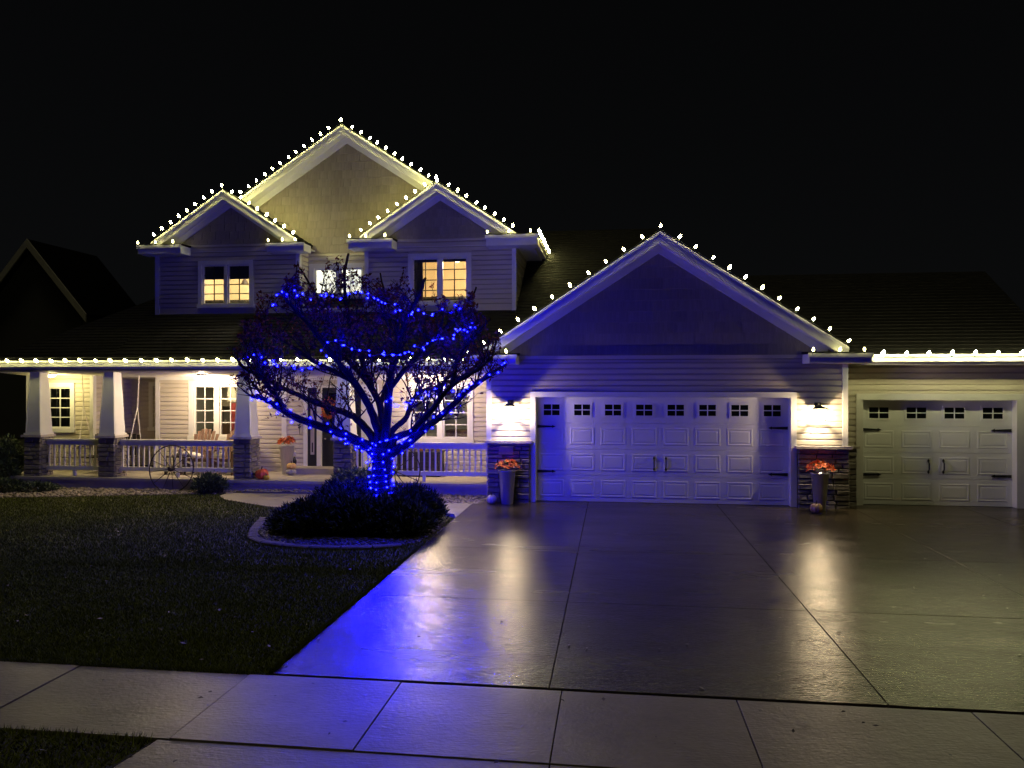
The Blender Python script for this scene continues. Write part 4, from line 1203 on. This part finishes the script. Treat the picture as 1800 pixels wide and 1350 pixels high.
# blue light strings
led_me = MB().lathe([(0.0035, -0.012), (0.0085, -0.004), (0.0085, 0.004), (0.0035, 0.012)], 5).mesh('led', M['led'], True)
def blue_string(label, pts):
    basep = pts[0]
    s = thing('blue_light_string', label, 'light string', basep, 0, 'blue light strings in the tree')
    inv = Matrix.Translation(-Vector(basep))
    w = MB(); w.tube(pts, 0.0035, 3, cap=False)
    w = w.build('cord', M['wire'], s); w.matrix_parent_inverse = inv
    for p in pts:
        o = obj('led', led_me, s, p + Vector((tr.uniform(-.02, .02), -0.012 + tr.uniform(-.015, .015), tr.uniform(-.02, .02))), (tr.uniform(-2, 2), tr.uniform(-2, 2), 0))
        o.matrix_parent_inverse = inv
def wrap(path, r0, r1, turns, n, ph=0.0):
    out = []
    m = len(path) - 1
    for k in range(n):
        t = k / (n - 1); f = t * m; i = min(int(f), m - 1); c = path[i].lerp(path[i + 1], f - i)
        tan = (path[i + 1] - path[i]).normalized(); u = tan.cross(Vector((0, 1, 0.1))).normalized(); v = tan.cross(u)
        a = ph + t * turns * 2 * math.pi; r = r0 + (r1 - r0) * t
        out.append(c + u * math.cos(a) * r + v * math.sin(a) * r)
    return out
trunkp = [base + Vector((0, 0, z)) for z in (0.3, 0.6, 0.9, 1.25)]
blue_string('dense blue lights wrapped round the lower trunk', wrap(trunkp, 0.19, 0.215, 8.6, 62))
blue_string('blue lights wound along the long low limb reaching left', wrap(limb_paths[0][2:], 0.11, 0.06, 9, 30, 1.0))
blue_string('blue lights wound along the long low limb reaching right', wrap(limb_paths[8][4:], 0.10, 0.05, 7, 24, 1.0))
def px_string(label, pl, n, amp=9):
    pts3 = [at(x, y, TY + dy) for x, y, dy in pl]
    sp = smooth_path(pts3, 12)
    cum = [0]
    for a, b in zip(sp, sp[1:]): cum.append(cum[-1] + (b - a).length)
    out = []
    for k in range(n):
        d = cum[-1] * k / (n - 1)
        i = max(0, min(len(sp) - 2, int(np.searchsorted(cum, d)) - 1))
        f = (d - cum[i]) / max(1e-6, cum[i + 1] - cum[i])
        out.append(sp[i].lerp(sp[i + 1], min(1, f)) + Vector((tr.uniform(-1, 1), tr.uniform(-1, 1), tr.uniform(-1, 1))) * amp / 150)
    blue_string(label, out)
px_string('blue lights looping across the upper left of the crown', [(482, 538, -.9), (498, 515, -1.0), (530, 518, -1.0), (570, 522, -.9), (625, 516, -.8), (650, 522, -.8)], 19)
px_string('blue lights looping across the upper right of the crown', [(655, 525, -.8), (690, 540, -.8), (725, 548, -.8), (760, 552, -.7), (800, 545, -.6), (812, 538, -.5)], 18)
px_string('blue lights across the middle of the crown, left part', [(432, 625, -.6), (455, 630, -.7), (490, 640, -.8), (555, 640, -1.0), (580, 605, -1.1), (610, 612, -1.1), (640, 618, -1.1), (670, 626, -1.1)], 26)
px_string('blue lights across the middle of the crown rising to the right', [(672, 626, -1.1), (700, 620, -1.1), (735, 614, -1.0), (770, 598, -.9), (800, 585, -.8), (820, 575, -.7), (832, 572, -.7), (828, 582, -.7), (808, 575, -.7)], 27)
px_string('blue lights strung level on the inner limbs right of the trunk', [(676, 700, -.3), (700, 712, -.2), (745, 695, -.4), (775, 685, -.5), (800, 690, -.5), (828, 684, -.4)], 20)
px_string('blue lights hanging down left of the trunk top', [(606, 765, -.4), (612, 783, -.4), (630, 790, -.3), (650, 788, -.2), (668, 772, -.25), (690, 772, -.25), (715, 775, -.25), (730, 757, -.25), (740, 735, -.25)], 20)
px_string('few blue lights down in the juniper below the trunk', [(668, 888, -.45), (655, 892, -.5), (640, 905, -.7), (632, 925, -1.0)], 5)

# ------------------------------------------------------------------ shrubs
def shrub(name, label, cat, centre, blobs, n, needle, m, stem_r=0.03, seed=1, up=0.5, group=None):
    t = thing(name, label, cat, centre, 0, group)
    rr = np.random.default_rng(seed); tris = []
    st = MB(); r2 = random.Random(seed)
    tot = sum(b[3] * b[4] * b[5] for b in blobs)
    for (bx, by, bz, rx, ry, rz_) in blobs:
        k = int(n * rx * ry * rz_ / tot)
        v = rr.normal(size=(k, 3)); v /= np.linalg.norm(v, axis=1)[:, None]
        v[:, 2] = np.abs(v[:, 2]) * np.where(rr.random(k) < 0.85, 1, -0.4)
        rad = rr.uniform(0.62, 1.06, k) + 0.10 * np.sin(v[:, 0] * 7 + bx * 9) * np.sin(v[:, 1] * 6 + v[:, 2] * 8)
        c = np.stack([bx + v[:, 0] * rx * rad, by + v[:, 1] * ry * rad, np.maximum(0.02, bz + v[:, 2] * rz_ * rad)], 1)
        out = v * np.array([1, 1, 0.8]) + np.array([0, 0, up])
        for q in range(7):
            d = out + rr.normal(size=(k, 3)) * 0.55
            d /= np.linalg.norm(d, axis=1)[:, None]
            s = np.cross(d, rr.normal(size=(k, 3))); s /= np.linalg.norm(s, axis=1)[:, None]
            L = rr.uniform(0.6, 1.3, k)[:, None] * needle; w = L * 0.16
            o_ = c + rr.normal(size=(k, 3)) * needle * 0.35
            tris.append(np.stack([o_ - s * w, o_ + s * w, o_ + d * L], 1))
        for _ in range(6):
            a = r2.uniform(0, 6.28); e = Vector((bx + math.cos(a) * rx * 0.7, by + math.sin(a) * ry * 0.7, bz + rz_ * r2.uniform(0.3, 0.8)))
            st.tube([(bx * 0.5, by * 0.5, 0.0), ((bx + e.x) / 2, (by + e.y) / 2, e.z * 0.4), tuple(e)], [stem_r, stem_r * 0.6, 0.004], 5)
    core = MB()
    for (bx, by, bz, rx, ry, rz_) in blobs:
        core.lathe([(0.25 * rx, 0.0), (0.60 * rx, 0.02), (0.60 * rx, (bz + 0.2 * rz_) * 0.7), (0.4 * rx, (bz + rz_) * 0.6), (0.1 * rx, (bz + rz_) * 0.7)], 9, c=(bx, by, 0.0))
    core.build('light_block_core', M['mulch'], t)  # added dark core that stops light passing through the foliage
    st.build('stems', M['bark'], t)
    f = tri_mesh('foliage', np.concatenate(tris), m, t); f['kind'] = 'stuff'
    return t
shrub('juniper_shrub', 'low wide dark juniper at the left of the bed under the tree', 'shrub', (-4.85, 11.75, 0), [(-0.22, 0.05, .10, .38, .45, .28), (0.15, -.15, .18, .46, .45, .36), (.45, .2, .2, .42, .5, .42), (-.42, .35, .08, .3, .36, .24)], 2600, 0.075, M['juniper'], seed=1, group='junipers in the bed')
shrub('juniper_shrub', 'taller juniper just left of the trunk', 'shrub', (-4.35, 12.5, 0), [(0, 0, .2, .5, .5, .5), (-.35, .1, .2, .4, .4, .45), (.2, -.3, .2, .4, .4, .42)], 2000, 0.075, M['juniper'], seed=2, group='junipers in the bed')
shrub('juniper_shrub', 'dark juniper in front of the trunk base', 'shrub', (-3.85, 11.75, 0), [(-.2, 0, .16, .5, .45, .40), (.3, .1, .16, .45, .45, .42)], 1700, 0.075, M['juniper'], seed=3, group='junipers in the bed')
shrub('juniper_shrub', 'dark juniper at the right of the bed beside the driveway', 'shrub', (-3.25, 12.3, 0), [(-.1, 0, .18, .42, .5, .5), (.1, -.55, .12, .36, .45, .36), (.12, .4, .14, .3, .36, .4)], 2000, 0.075, M['juniper'], seed=4, group='junipers in the bed')
shrub('dwarf_spruce', 'flat topped dwarf spruce by the pier right of the front door', 'shrub', (-5.25, 15.4, 0), [(0, 0, .25, .45, .4, .34), (-.25, .1, .25, .35, .35, .28), (.3, 0, .22, .35, .35, .28)], 900, 0.09, M['spruce'], seed=5, up=0.1)
shrub('boxwood_shrub', 'small dark shrub below the railing left of the front steps', 'shrub', (-8.72, 15.62, 0), [(0, 0, .14, .30, .26, .28), (.2, .05, .12, .24, .24, .25)], 700, 0.06, M['boxwood'], seed=6)
shrub('leafy_shrub', 'tall dim shrub at the left end of the porch', 'shrub', (-14.05, 16.2, 0), [(0, 0, .5, .4, .4, .6), (-.3, .2, .4, .4, .4, .5), (.1, -.2, .3, .35, .35, .4)], 1200, 0.08, M['boxwood'], seed=8)
shrub('spreading_shrub', 'low dim groundcover shrub left of the porch corner', 'shrub', (-13.3, 15.3, 0), [(0, 0, .05, .6, .35, .2), (.7, .1, .04, .5, .3, .14)], 700, 0.07, M['boxwood'], seed=9)

# ------------------------------------------------------------------ river rock and bed stones
def stones(n, xy, m, label, smin, smax, z0=0.0):
    ico = np.array([(0, 0, 1), (.894, 0, .447), (.276, .851, .447), (-.724, .526, .447), (-.724, -.526, .447), (.276, -.851, .447), (.724, .526, -.447), (-.276, .851, -.447), (-.894, 0, -.447), (-.276, -.851, -.447), (.724, -.526, -.447), (0, 0, -1)])
    fc = [(0, 1, 2), (0, 2, 3), (0, 3, 4), (0, 4, 5), (0, 5, 1), (1, 6, 2), (2, 7, 3), (3, 8, 4), (4, 9, 5), (5, 10, 1), (6, 7, 2), (7, 8, 3), (8, 9, 4), (9, 10, 5), (10, 6, 1)]
    b = MB()
    for i in range(n):
        x, y = xy()
        s = nrng.uniform(smin, smax); a = nrng.uniform(0, 6.28)
        v = ico * (1 + nrng.normal(0, 0.13, (12, 1))) * np.array([1.2, 0.85, 0.6]) * s
        ca, sa = math.cos(a), math.sin(a)
        k = len(b.v)
        b.v += [(x + p[0] * ca - p[1] * sa, y + p[0] * sa + p[1] * ca, z0 + p[2] + s * 0.3) for p in v]
        b.f += [tuple(k + q for q in f) for f in fc]
    o = b.build('river_rock', m, None, True)
    return tag(o, label, 'rocks', kind='stuff')
def left_bed():
    while True:
        x = nrng.uniform(-13.6, -8.2); y = nrng.uniform(14.3, 16.0)
        if y > 15.62 + (x + 8.25) * 0.28: return x, y
def right_bed():
    while True:
        x = nrng.uniform(-5.7, -2.55); y = nrng.uniform(14.85, 16.02)
        if y > 14.86: return x, y
tag(MB().prism([(-13.8, 14.1), (-8.2, 15.63), (-8.2, 16.04), (-13.8, 16.04)], -0.05, 0.006).build('rock_bed', M['mulch']), kind='structure')
tag(MB().prism([(-5.8, 14.96), (-2.5, 14.96), (-2.5, 16.04), (-8.2, 16.04), (-8.2, 15.7), (-5.85, 15.74)], -0.05, 0.006).build('rock_bed', M['mulch']), kind='structure')
stones(1500, left_bed, M['rock'], 'tan river rock in the bed below the porch railing', 0.02, 0.05)
stones(900, right_bed, M['rock'], 'tan river rock between the walkway and the right half of the porch', 0.02, 0.05)
stones(60, lambda: (nrng.uniform(-7.9, -6.1), nrng.uniform(15.76, 15.98)), M['rock'], 'few river rocks at the foot of the front step', 0.02, 0.045, 0.05)
def bed_xy():
    while True:
        x = nrng.uniform(-6.0, -2.85); y = nrng.uniform(10.7, 13.65)
        if inside(np.array([x]), np.array([y]), bed_poly)[0] and (x > -3.25 or y < 11.3 or x < -5.2): return x, y
stones(1500, bed_xy, M['dark_rock'], 'wet dark rock covering the bed under the tree', 0.015, 0.038, 0.01)

# ------------------------------------------------------------------ planters
def planter(label, x, y, z, r0, r1, h, fr, seed):
    t = thing('flower_planter', label, 'planter', (x, y, z), 0, 'tall steel planters with orange flowers')
    MB().lathe([(r0 * 0.96, 0.0), (r0, 0.01), (r1, h - 0.02), (r1 + 0.012, h - 0.015), (r1 + 0.012, h), (r1 - 0.012, h), (r1 - 0.02, h - 0.05)], 24).build('pot', M['galv'], t, True)
    MB().lathe([(r1 - 0.02, h - 0.06), (r1 - 0.021, h - 0.04)], 16).build('soil', M['mulch'], t)
    rr = np.random.default_rng(seed); pet = []; lf = []
    for i in range(64):
        a = rr.uniform(0, 6.28); q = math.sqrt(rr.random()) * fr
        zz = h + 0.03 + 0.17 * math.sqrt(max(0, 1 - (q / fr) ** 2)) * rr.uniform(0.55, 1.1)
        c = np.array([math.cos(a) * q, math.sin(a) * q * 0.8, zz])
        ax = np.array([math.cos(a) * q / fr, math.sin(a) * q / fr, 0.8]) + rr.normal(size=3) * 0.25; ax /= np.linalg.norm(ax)
        u = np.cross(ax, [0.3, 0.5, 0.8]); u /= np.linalg.norm(u); v = np.cross(ax, u)
        for k in range(9):
            an = k * 0.698 + rr.uniform(-.2, .2); d = u * math.cos(an) + v * math.sin(an); s = np.cross(ax, d)
            L = rr.uniform(0.035, 0.062)
            tip = c + d * L + ax * L * rr.uniform(0.1, 0.8)
            mid = c + d * L * 0.55 + ax * L * 0.2
            pet.append([c, mid + s * 0.010, tip, mid - s * 0.010])
        for k in range(2):
            d = rr.normal(size=3); d[2] = abs(d[2]) * 0.5; d /= np.linalg.norm(d); s = np.cross(d, ax)
            L = rr.uniform(0.05, 0.11); b0 = c - ax * 0.04
            lf.append([b0, b0 + d * L * .5 + s * 0.009, b0 + d * L, b0 + d * L * .5 - s * 0.009])
    tri_mesh('blooms', pet, M['petal'], t)['kind'] = 'stuff'
    tri_mesh('leaves', lf, M['leafg'], t)['kind'] = 'stuff'
    return t
planter('steel flower planter left of the wide garage door beside the white pumpkin', -2.06, 14.93, 0.02, 0.115, 0.165, 0.66, 0.235, 1)
planter('steel flower planter between the garage doors behind the tan pumpkin', 3.80, 14.86, 0.02, 0.10, 0.155, 0.70, 0.265, 2)
planter('steel flower planter on the porch left of the front door', -7.62, 17.25, 0.25, 0.11, 0.165, 0.66, 0.22, 3)

# ------------------------------------------------------------------ pumpkins
def pumpkin(label, x, y, z, r, h, m, group='pumpkins', ribs=9, tilt=0.0):
    t = thing('pumpkin', label, 'pumpkin', (x, y, z), 0, group)
    prof = []
    for i in range(11):
        a = -math.pi / 2 + math.pi * i / 10
        prof.append((max(0.012, r * math.cos(a) ** 0.8 if math.cos(a) > 0 else 0.012), h / 2 + h / 2 * math.sin(a) * (0.96 if i < 10 else 0.86)))
    b = MB().lathe(prof, ribs * 6, ribs, 0.11).build('skin', m, t, True)
    s = MB(); s.tube([(0, 0, h * 0.9), (0.008, 0.0, h + 0.02), (0.025, 0.005, h + 0.045)], [0.018, 0.012, 0.011], 6); s.build('stem', M['stem'], t)
    t.rotation_euler = (tilt, 0, r * 40)
    return t
pumpkin('small white pumpkin on the driveway left of the wide garage door', -2.36, 14.88, 0.02, 0.10, 0.18, M['pumpkin_w'])
pumpkin('small tan pumpkin in front of the planter between the garage doors', 3.66, 14.55, 0.02, 0.115, 0.19, M['pumpkin_t'])
pumpkin('grey pumpkin on the porch floor at the bottom of a stack of two', -7.43, 17.05, 0.25, 0.125, 0.155, M['pumpkin_g'], ribs=10)
pumpkin('pale orange pumpkin on top of the stack by the front door', -7.42, 17.05, 0.392, 0.115, 0.145, M['pumpkin_y'])
pumpkin('large red orange pumpkin at the porch edge beside the stone pier', -7.74, 16.22, 0.25, 0.15, 0.24, mat('red_pumpkin_skin', (0.55, 0.075, 0.03), 0.45, 0.25, 5), tilt=0.1)
pumpkin('small yellow gourd against the large red orange pumpkin', -7.60, 16.13, 0.25, 0.07, 0.11, mat('gourd_skin', (0.62, 0.40, 0.03), 0.45, 0.25, 8), ribs=7)

# storage box with pumpkins on top
bx = thing('storage_box', 'dark storage box behind the right porch railing with pumpkins on its lid', 'storage box', (-4.42, 17.35, 0.25))
for k in range(6): MB().box(-0.50, 0.50, -0.25, -0.228, 0.02 + k * 0.085, 0.02 + k * 0.085 + 0.078).build('front_plank', M['dark_wood'], bx)
MB().box(-0.495, 0.495, -0.227, 0.25, 0.0, 0.53).build('body', M['dark_wood'], bx)
MB().box(-0.53, 0.53, -0.28, 0.27, 0.531, 0.57).build('lid', M['dark_wood'], bx)
for x, r, h, m, l in ((-4.75, .085, .13, 'pumpkin_w', 'leftmost white pumpkin on the dark storage box'), (-4.56, .09, .15, 'pumpkin_g', 'grey pumpkin on the dark storage box between white and orange ones'),
                      (-4.36, .085, .16, 'pumpkin_o', 'bright orange pumpkin on the dark storage box'), (-4.16, .085, .14, 'pumpkin_t', 'tan pumpkin on the dark storage box next to the orange one'), (-3.99, .075, .15, 'pumpkin_y', 'rightmost pale orange pumpkin on the dark storage box')):
    pumpkin(l, x, 17.22, 0.82, r, h, M[m], 'pumpkins on the storage box')

# ------------------------------------------------------------------ porch furniture
def adirondack(label, x, y, rz):
    t = thing('adirondack_chair', label, 'chair', (x, y, 0.25), rz, 'wooden chairs on the porch')
    n = 7
    for k in range(n):
        u = (k - (n - 1) / 2) / ((n - 1) / 2)
        top = 1.04 - 0.13 * u * u
        b = MB()
        xb, xt = u * 0.20, u * 0.27; w = 0.036
        for yy0, yy1 in (((0.10, 0.26), (0.36, 0.92)),):
            pass
        z0, z1 = 0.26, top; y0, y1 = 0.12, 0.36
        b.v = [(xb - w * .8, y0, z0), (xb + w * .8, y0, z0), (xt + w, y1, z1), (xt - w, y1, z1), (xb - w * .8, y0 + .02, z0), (xb + w * .8, y0 + .02, z0), (xt + w, y1 + .02, z1), (xt - w, y1 + .02, z1)]
        b.f = [(0, 1, 2, 3), (7, 6, 5, 4), (0, 4, 5, 1), (1, 5, 6, 2), (2, 6, 7, 3), (3, 7, 4, 0)]
        b.build('back_slat', M['wood'], t)
    for k in range(5):
        yy = -0.34 + k * 0.095; zz = 0.37 - k * 0.025
        MB().box(-0.27, 0.27, yy, yy + 0.085, zz, zz + 0.02).build('seat_slat', M['wood'], t)
    for s in (-1, 1):
        MB().box(s * 0.36 - 0.06, s * 0.36 + 0.06, -0.38, 0.30, 0.55, 0.575).build('armrest', M['wood'], t)
        MB().box(s * 0.32 - 0.022, s * 0.32 + 0.022, -0.34, -0.25, 0.0, 0.549).build('front_leg', M['wood'], t)
        b = MB(); b.extrude_x([(-0.30, 0.26), (0.50, 0.0), (0.58, 0.0), (-0.30, 0.365)], s * 0.29 - 0.012, s * 0.29 + 0.012); b.build('side_rail', M['wood'], t)
    MB().box(-0.32, 0.32, 0.24, 0.27, 0.50, 0.54).build('back_brace', M['wood'], t)
    return t
adirondack('brown slatted chair left of its twin on the porch behind the railing', -9.72, 17.1, R(5))
adirondack('brown slatted chair nearest the column right of its twin on the porch', -9.02, 17.15, R(-8))
tb = thing('side_table', 'low dark side table left of the brown porch chairs', 'table', (-10.15, 16.95, 0.25))
MB().box(-0.28, 0.28, -0.22, 0.22, 0.40, 0.43).build('tabletop', M['dark_wood'], tb)
for sx in (-1, 1):
    for sy in (-1, 1): MB().box(sx * 0.24 - 0.02, sx * 0.24 + 0.02, sy * 0.18 - 0.02, sy * 0.18 + 0.02, 0, 0.399).build('leg', M['dark_wood'], tb)
MB().box(-0.25, 0.25, -0.19, 0.19, 0.15, 0.17).build('shelf', M['dark_wood'], tb)
def cushion(label, x, y, z, sx, sy, sz, rz=0, ry=0):
    b = MB(); n = 10; m_ = 6
    prof = []
    for i in range(m_ + 1):
        a = -math.pi / 2 + math.pi * i / m_
        prof.append((max(0.02, math.cos(a) ** 0.5 if math.cos(a) > 0 else 0.02), math.sin(a)))
    b.lathe(prof, 16)
    b.v = [(math.copysign(abs(p[0]) ** 0.7, p[0]) * sx, math.copysign(abs(p[1]) ** 0.7, p[1]) * sy, p[2] * sz) for p in b.v]
    o = b.build('cushion', M['cushion'], None, True); o.location = (x, y, z); o.rotation_euler = (0, ry, rz)
    return tag(o, label, 'cushion', 'pale cushions on the porch')
cushion('pale round cushion on the low dark side table', -10.05, 16.95, 0.735, 0.17, 0.14, 0.05)
cushion('pale cushion on the seat of the left brown chair', -9.68, 16.86, 0.70, 0.17, 0.15, 0.05, 0, 0.25)

sw = thing('porch_swing', 'dark hanging porch swing behind the second column from the left', 'swing', (-11.95, 16.95, 0.62))
for k in range(5): MB().box(-0.62, 0.62, -0.24 + k * 0.1, -0.24 + k * 0.1 + 0.085, 0.0, 0.025).build('seat_slat', M['dark_wood'], sw)
for k in range(11):
    u = -0.58 + k * 0.116; top = 0.50 + 0.10 * math.cos(u * 2.3)
    MB().box(u - 0.045, u + 0.045, 0.27, 0.29, 0.03, top).build('back_slat', M['dark_wood'], sw)
for s in (-1, 1):
    MB().box(s * 0.60 - 0.03, s * 0.60 + 0.03, -0.26, 0.28, 0.25, 0.28).build('armrest', M['dark_wood'], sw)
    MB().box(s * 0.60 - 0.02, s * 0.60 + 0.02, -0.24, -0.20, 0.026, 0.249).build('arm_post', M['dark_wood'], sw)
    c = MB(); c.tube([(s * 0.64, -0.2, 0.27), (s * 0.70, 0.05, 1.2), (s * 0.74, 0.05, 1.955)], 0.012, 5); c.tube([(s * 0.64, 0.28, 0.3), (s * 0.70, 0.05, 1.2)], 0.012, 5); c.build('hanging_rope', M['cushion'], sw)
cushion('pale square cushion on the hanging porch swing', -11.95, 16.98, 0.83, 0.2, 0.07, 0.17)

def wagon_wheel(label, x, y, r, lean, zc):
    t = thing('wagon_wheel', label, 'wagon wheel', (x, y, 0.0), 0, 'old wagon wheels against the porch')
    t.rotation_euler = (lean, 0, 0)
    ring = [(math.cos(a) * r, 0, zc + math.sin(a) * r) for a in [2 * math.pi * k / 40 for k in range(41)]]
    MB().tube(ring, 0.013, 6, cap=False).build('rim', M['iron_rust'], t)
    for k in range(12):
        a = 2 * math.pi * (k + 0.3) / 12
        b = MB(); b.tube([(math.cos(a) * 0.05, 0, zc + math.sin(a) * 0.05), (math.cos(a) * (r - 0.015), 0, zc + math.sin(a) * (r - 0.015))], [0.009, 0.007], 5); b.build('spoke', M['iron_rust'], t)
    h = MB(); h.tube([(0, -0.09, zc), (0, -0.05, zc), (0, 0.05, zc), (0, 0.08, zc)], [0.04, 0.062, 0.062, 0.04], 12); h.build('hub', M['iron_rust'], t)
    return t
wagon_wheel('rusty spoked wagon wheel leaning on the railing left of the front steps', -9.72, 15.86, 0.52, R(-6), 0.49)
wagon_wheel('rusty spoked wagon wheel leaning on the railing right of the tree trunk', -4.62, 15.84, 0.56, R(-6), 0.52)

# wreath on the door, iron hook, little skeleton
wr = thing('door_wreath', 'orange flower wreath hanging on the dark front door', 'wreath', (-6.78, YH - 0.05, 1.78))
ring = [(math.cos(a) * 0.16, 0, math.sin(a) * 0.2) for a in [2 * math.pi * k / 20 for k in range(21)]]
MB().tube(ring, 0.025, 6, cap=False).build('twig_ring', M['stem'], wr)
rr = np.random.default_rng(5); pet = []
for i in range(120):
    a = rr.uniform(0, 6.28); c = np.array([math.cos(a) * 0.16, -0.03, math.sin(a) * 0.2]) + rr.normal(size=3) * 0.022
    for k in range(3):
        d = rr.normal(size=3); d[1] = -abs(d[1]); d /= np.linalg.norm(d); s = np.cross(d, [0.2, 0.9, 0.4]); L = 0.055
        pet.append([c, c + d * L * .5 + s * .012, c + d * L, c + d * L * .5 - s * .012])
tri_mesh('blooms', pet, M['petal'], wr)['kind'] = 'stuff'

hk = thing('iron_wall_ornament', 'small black iron leaf ornament on the siding beside the door frame', 'ornament', (-7.52, YH - 0.04, 1.28))
b = MB(); b.tube([(0, 0, -0.13), (0.005, -0.02, 0.0), (-0.01, -0.01, 0.12)], 0.008, 5); b.build('stem', M['black_metal'], hk)
for k, (dx, dz) in enumerate(((-.05, .09), (.05, .12), (-.03, .03), (.045, .05), (.0, .16))):
    b = MB(); b.face((0, -.02, dz - .03), (dx * .5 + .018, -.03, dz), (dx, -.02, dz + .035), (dx * .5 - .018, -.03, dz)); b.face((0, -.012, dz - .03), (dx * .5 - .018, -.02, dz), (dx, -.012, dz + .035), (dx * .5 + .018, -.02, dz)); b.build('leaf', M['black_metal'], hk)

sk = thing('skeleton_figure', 'small skeleton decoration standing by the front door step', 'decoration', (-7.50, 17.40, 0.25))
MB().lathe([(0.012, 0.40), (0.032, 0.415), (0.045, 0.455), (0.042, 0.495), (0.015, 0.515)], 10).build('skull', M['bone'], sk, True)
MB().lathe([(0.02, 0.20), (0.045, 0.23), (0.055, 0.30), (0.03, 0.36), (0.012, 0.40)], 10).build('dark_shirt', M['black_metal'], sk, True)
for s in (-1, 1):
    b = MB(); b.tube([(s * .02, 0, .21), (s * .035, -.03, .11), (s * .03, 0, 0.0), (s * .035, -.05, 0.0)], [.010, .008, .010, .008], 5); b.build('leg', M['bone'], sk)
    b = MB(); b.tube([(s * .045, 0, .35), (s * .085, -.01, .26), (s * .07, -.05, .17)], [.009, .007, .008], 5); b.build('arm', M['bone'], sk)

# ------------------------------------------------------------------ fallen leaves and twigs on the concrete
lf = []
for i in range(150):
    if i < 90: x, y = rng.uniform(-2.7, 6), 6.0 + 8.5 * rng.random() ** 1.5
    else: x, y = rng.uniform(-4.4, 5), rng.uniform(4.4, 5.85)
    if 4.73 < y < 4.78 or 5.86 < y < 5.95: continue
    a = rng.uniform(0, 6.28); s = rng.uniform(0.010, 0.030)
    c = np.array([x, y, 0.026]); d = np.array([math.cos(a), math.sin(a), 0.0]); e = np.array([-d[1], d[0], 0.0]) * rng.uniform(.35, .6)
    up = np.array([0, 0, 1.0])
    lf.append([c - d * s, c - e * s + up * s * .1, c + d * s + up * s * rng.uniform(0.1, .5), c + e * s + up * s * rng.uniform(.1, .4)])
tag(tri_mesh('fallen_leaves', lf, M['fallen']), 'scattered small dead leaves on the wet driveway and sidewalk', 'leaves', kind='stuff')

lf = []
for i in range(70):
    x, y = rng.uniform(-9.0, -2.9), rng.uniform(6.0, 14.5)
    if inside(np.array([x]), np.array([y]), bed_poly)[0] or inside(np.array([x]), np.array([y]), walk_poly)[0]: continue
    a = rng.uniform(0, 6.28); s = rng.uniform(0.012, 0.032)
    c = np.array([x, y, 0.045]); d = np.array([math.cos(a), math.sin(a), rng.uniform(-.3, .3)]); e = np.array([-d[1], d[0], rng.uniform(-.3, .3)]) * .5
    lf.append([c - d * s, c - e * s, c + d * s, c + e * s])
tag(tri_mesh('fallen_leaves', lf, mat('pale_fallen_leaf', (0.30, 0.24, 0.13), 0.6, island=1.5)), 'few pale fallen leaves lying on the lawn', 'leaves', kind='stuff')
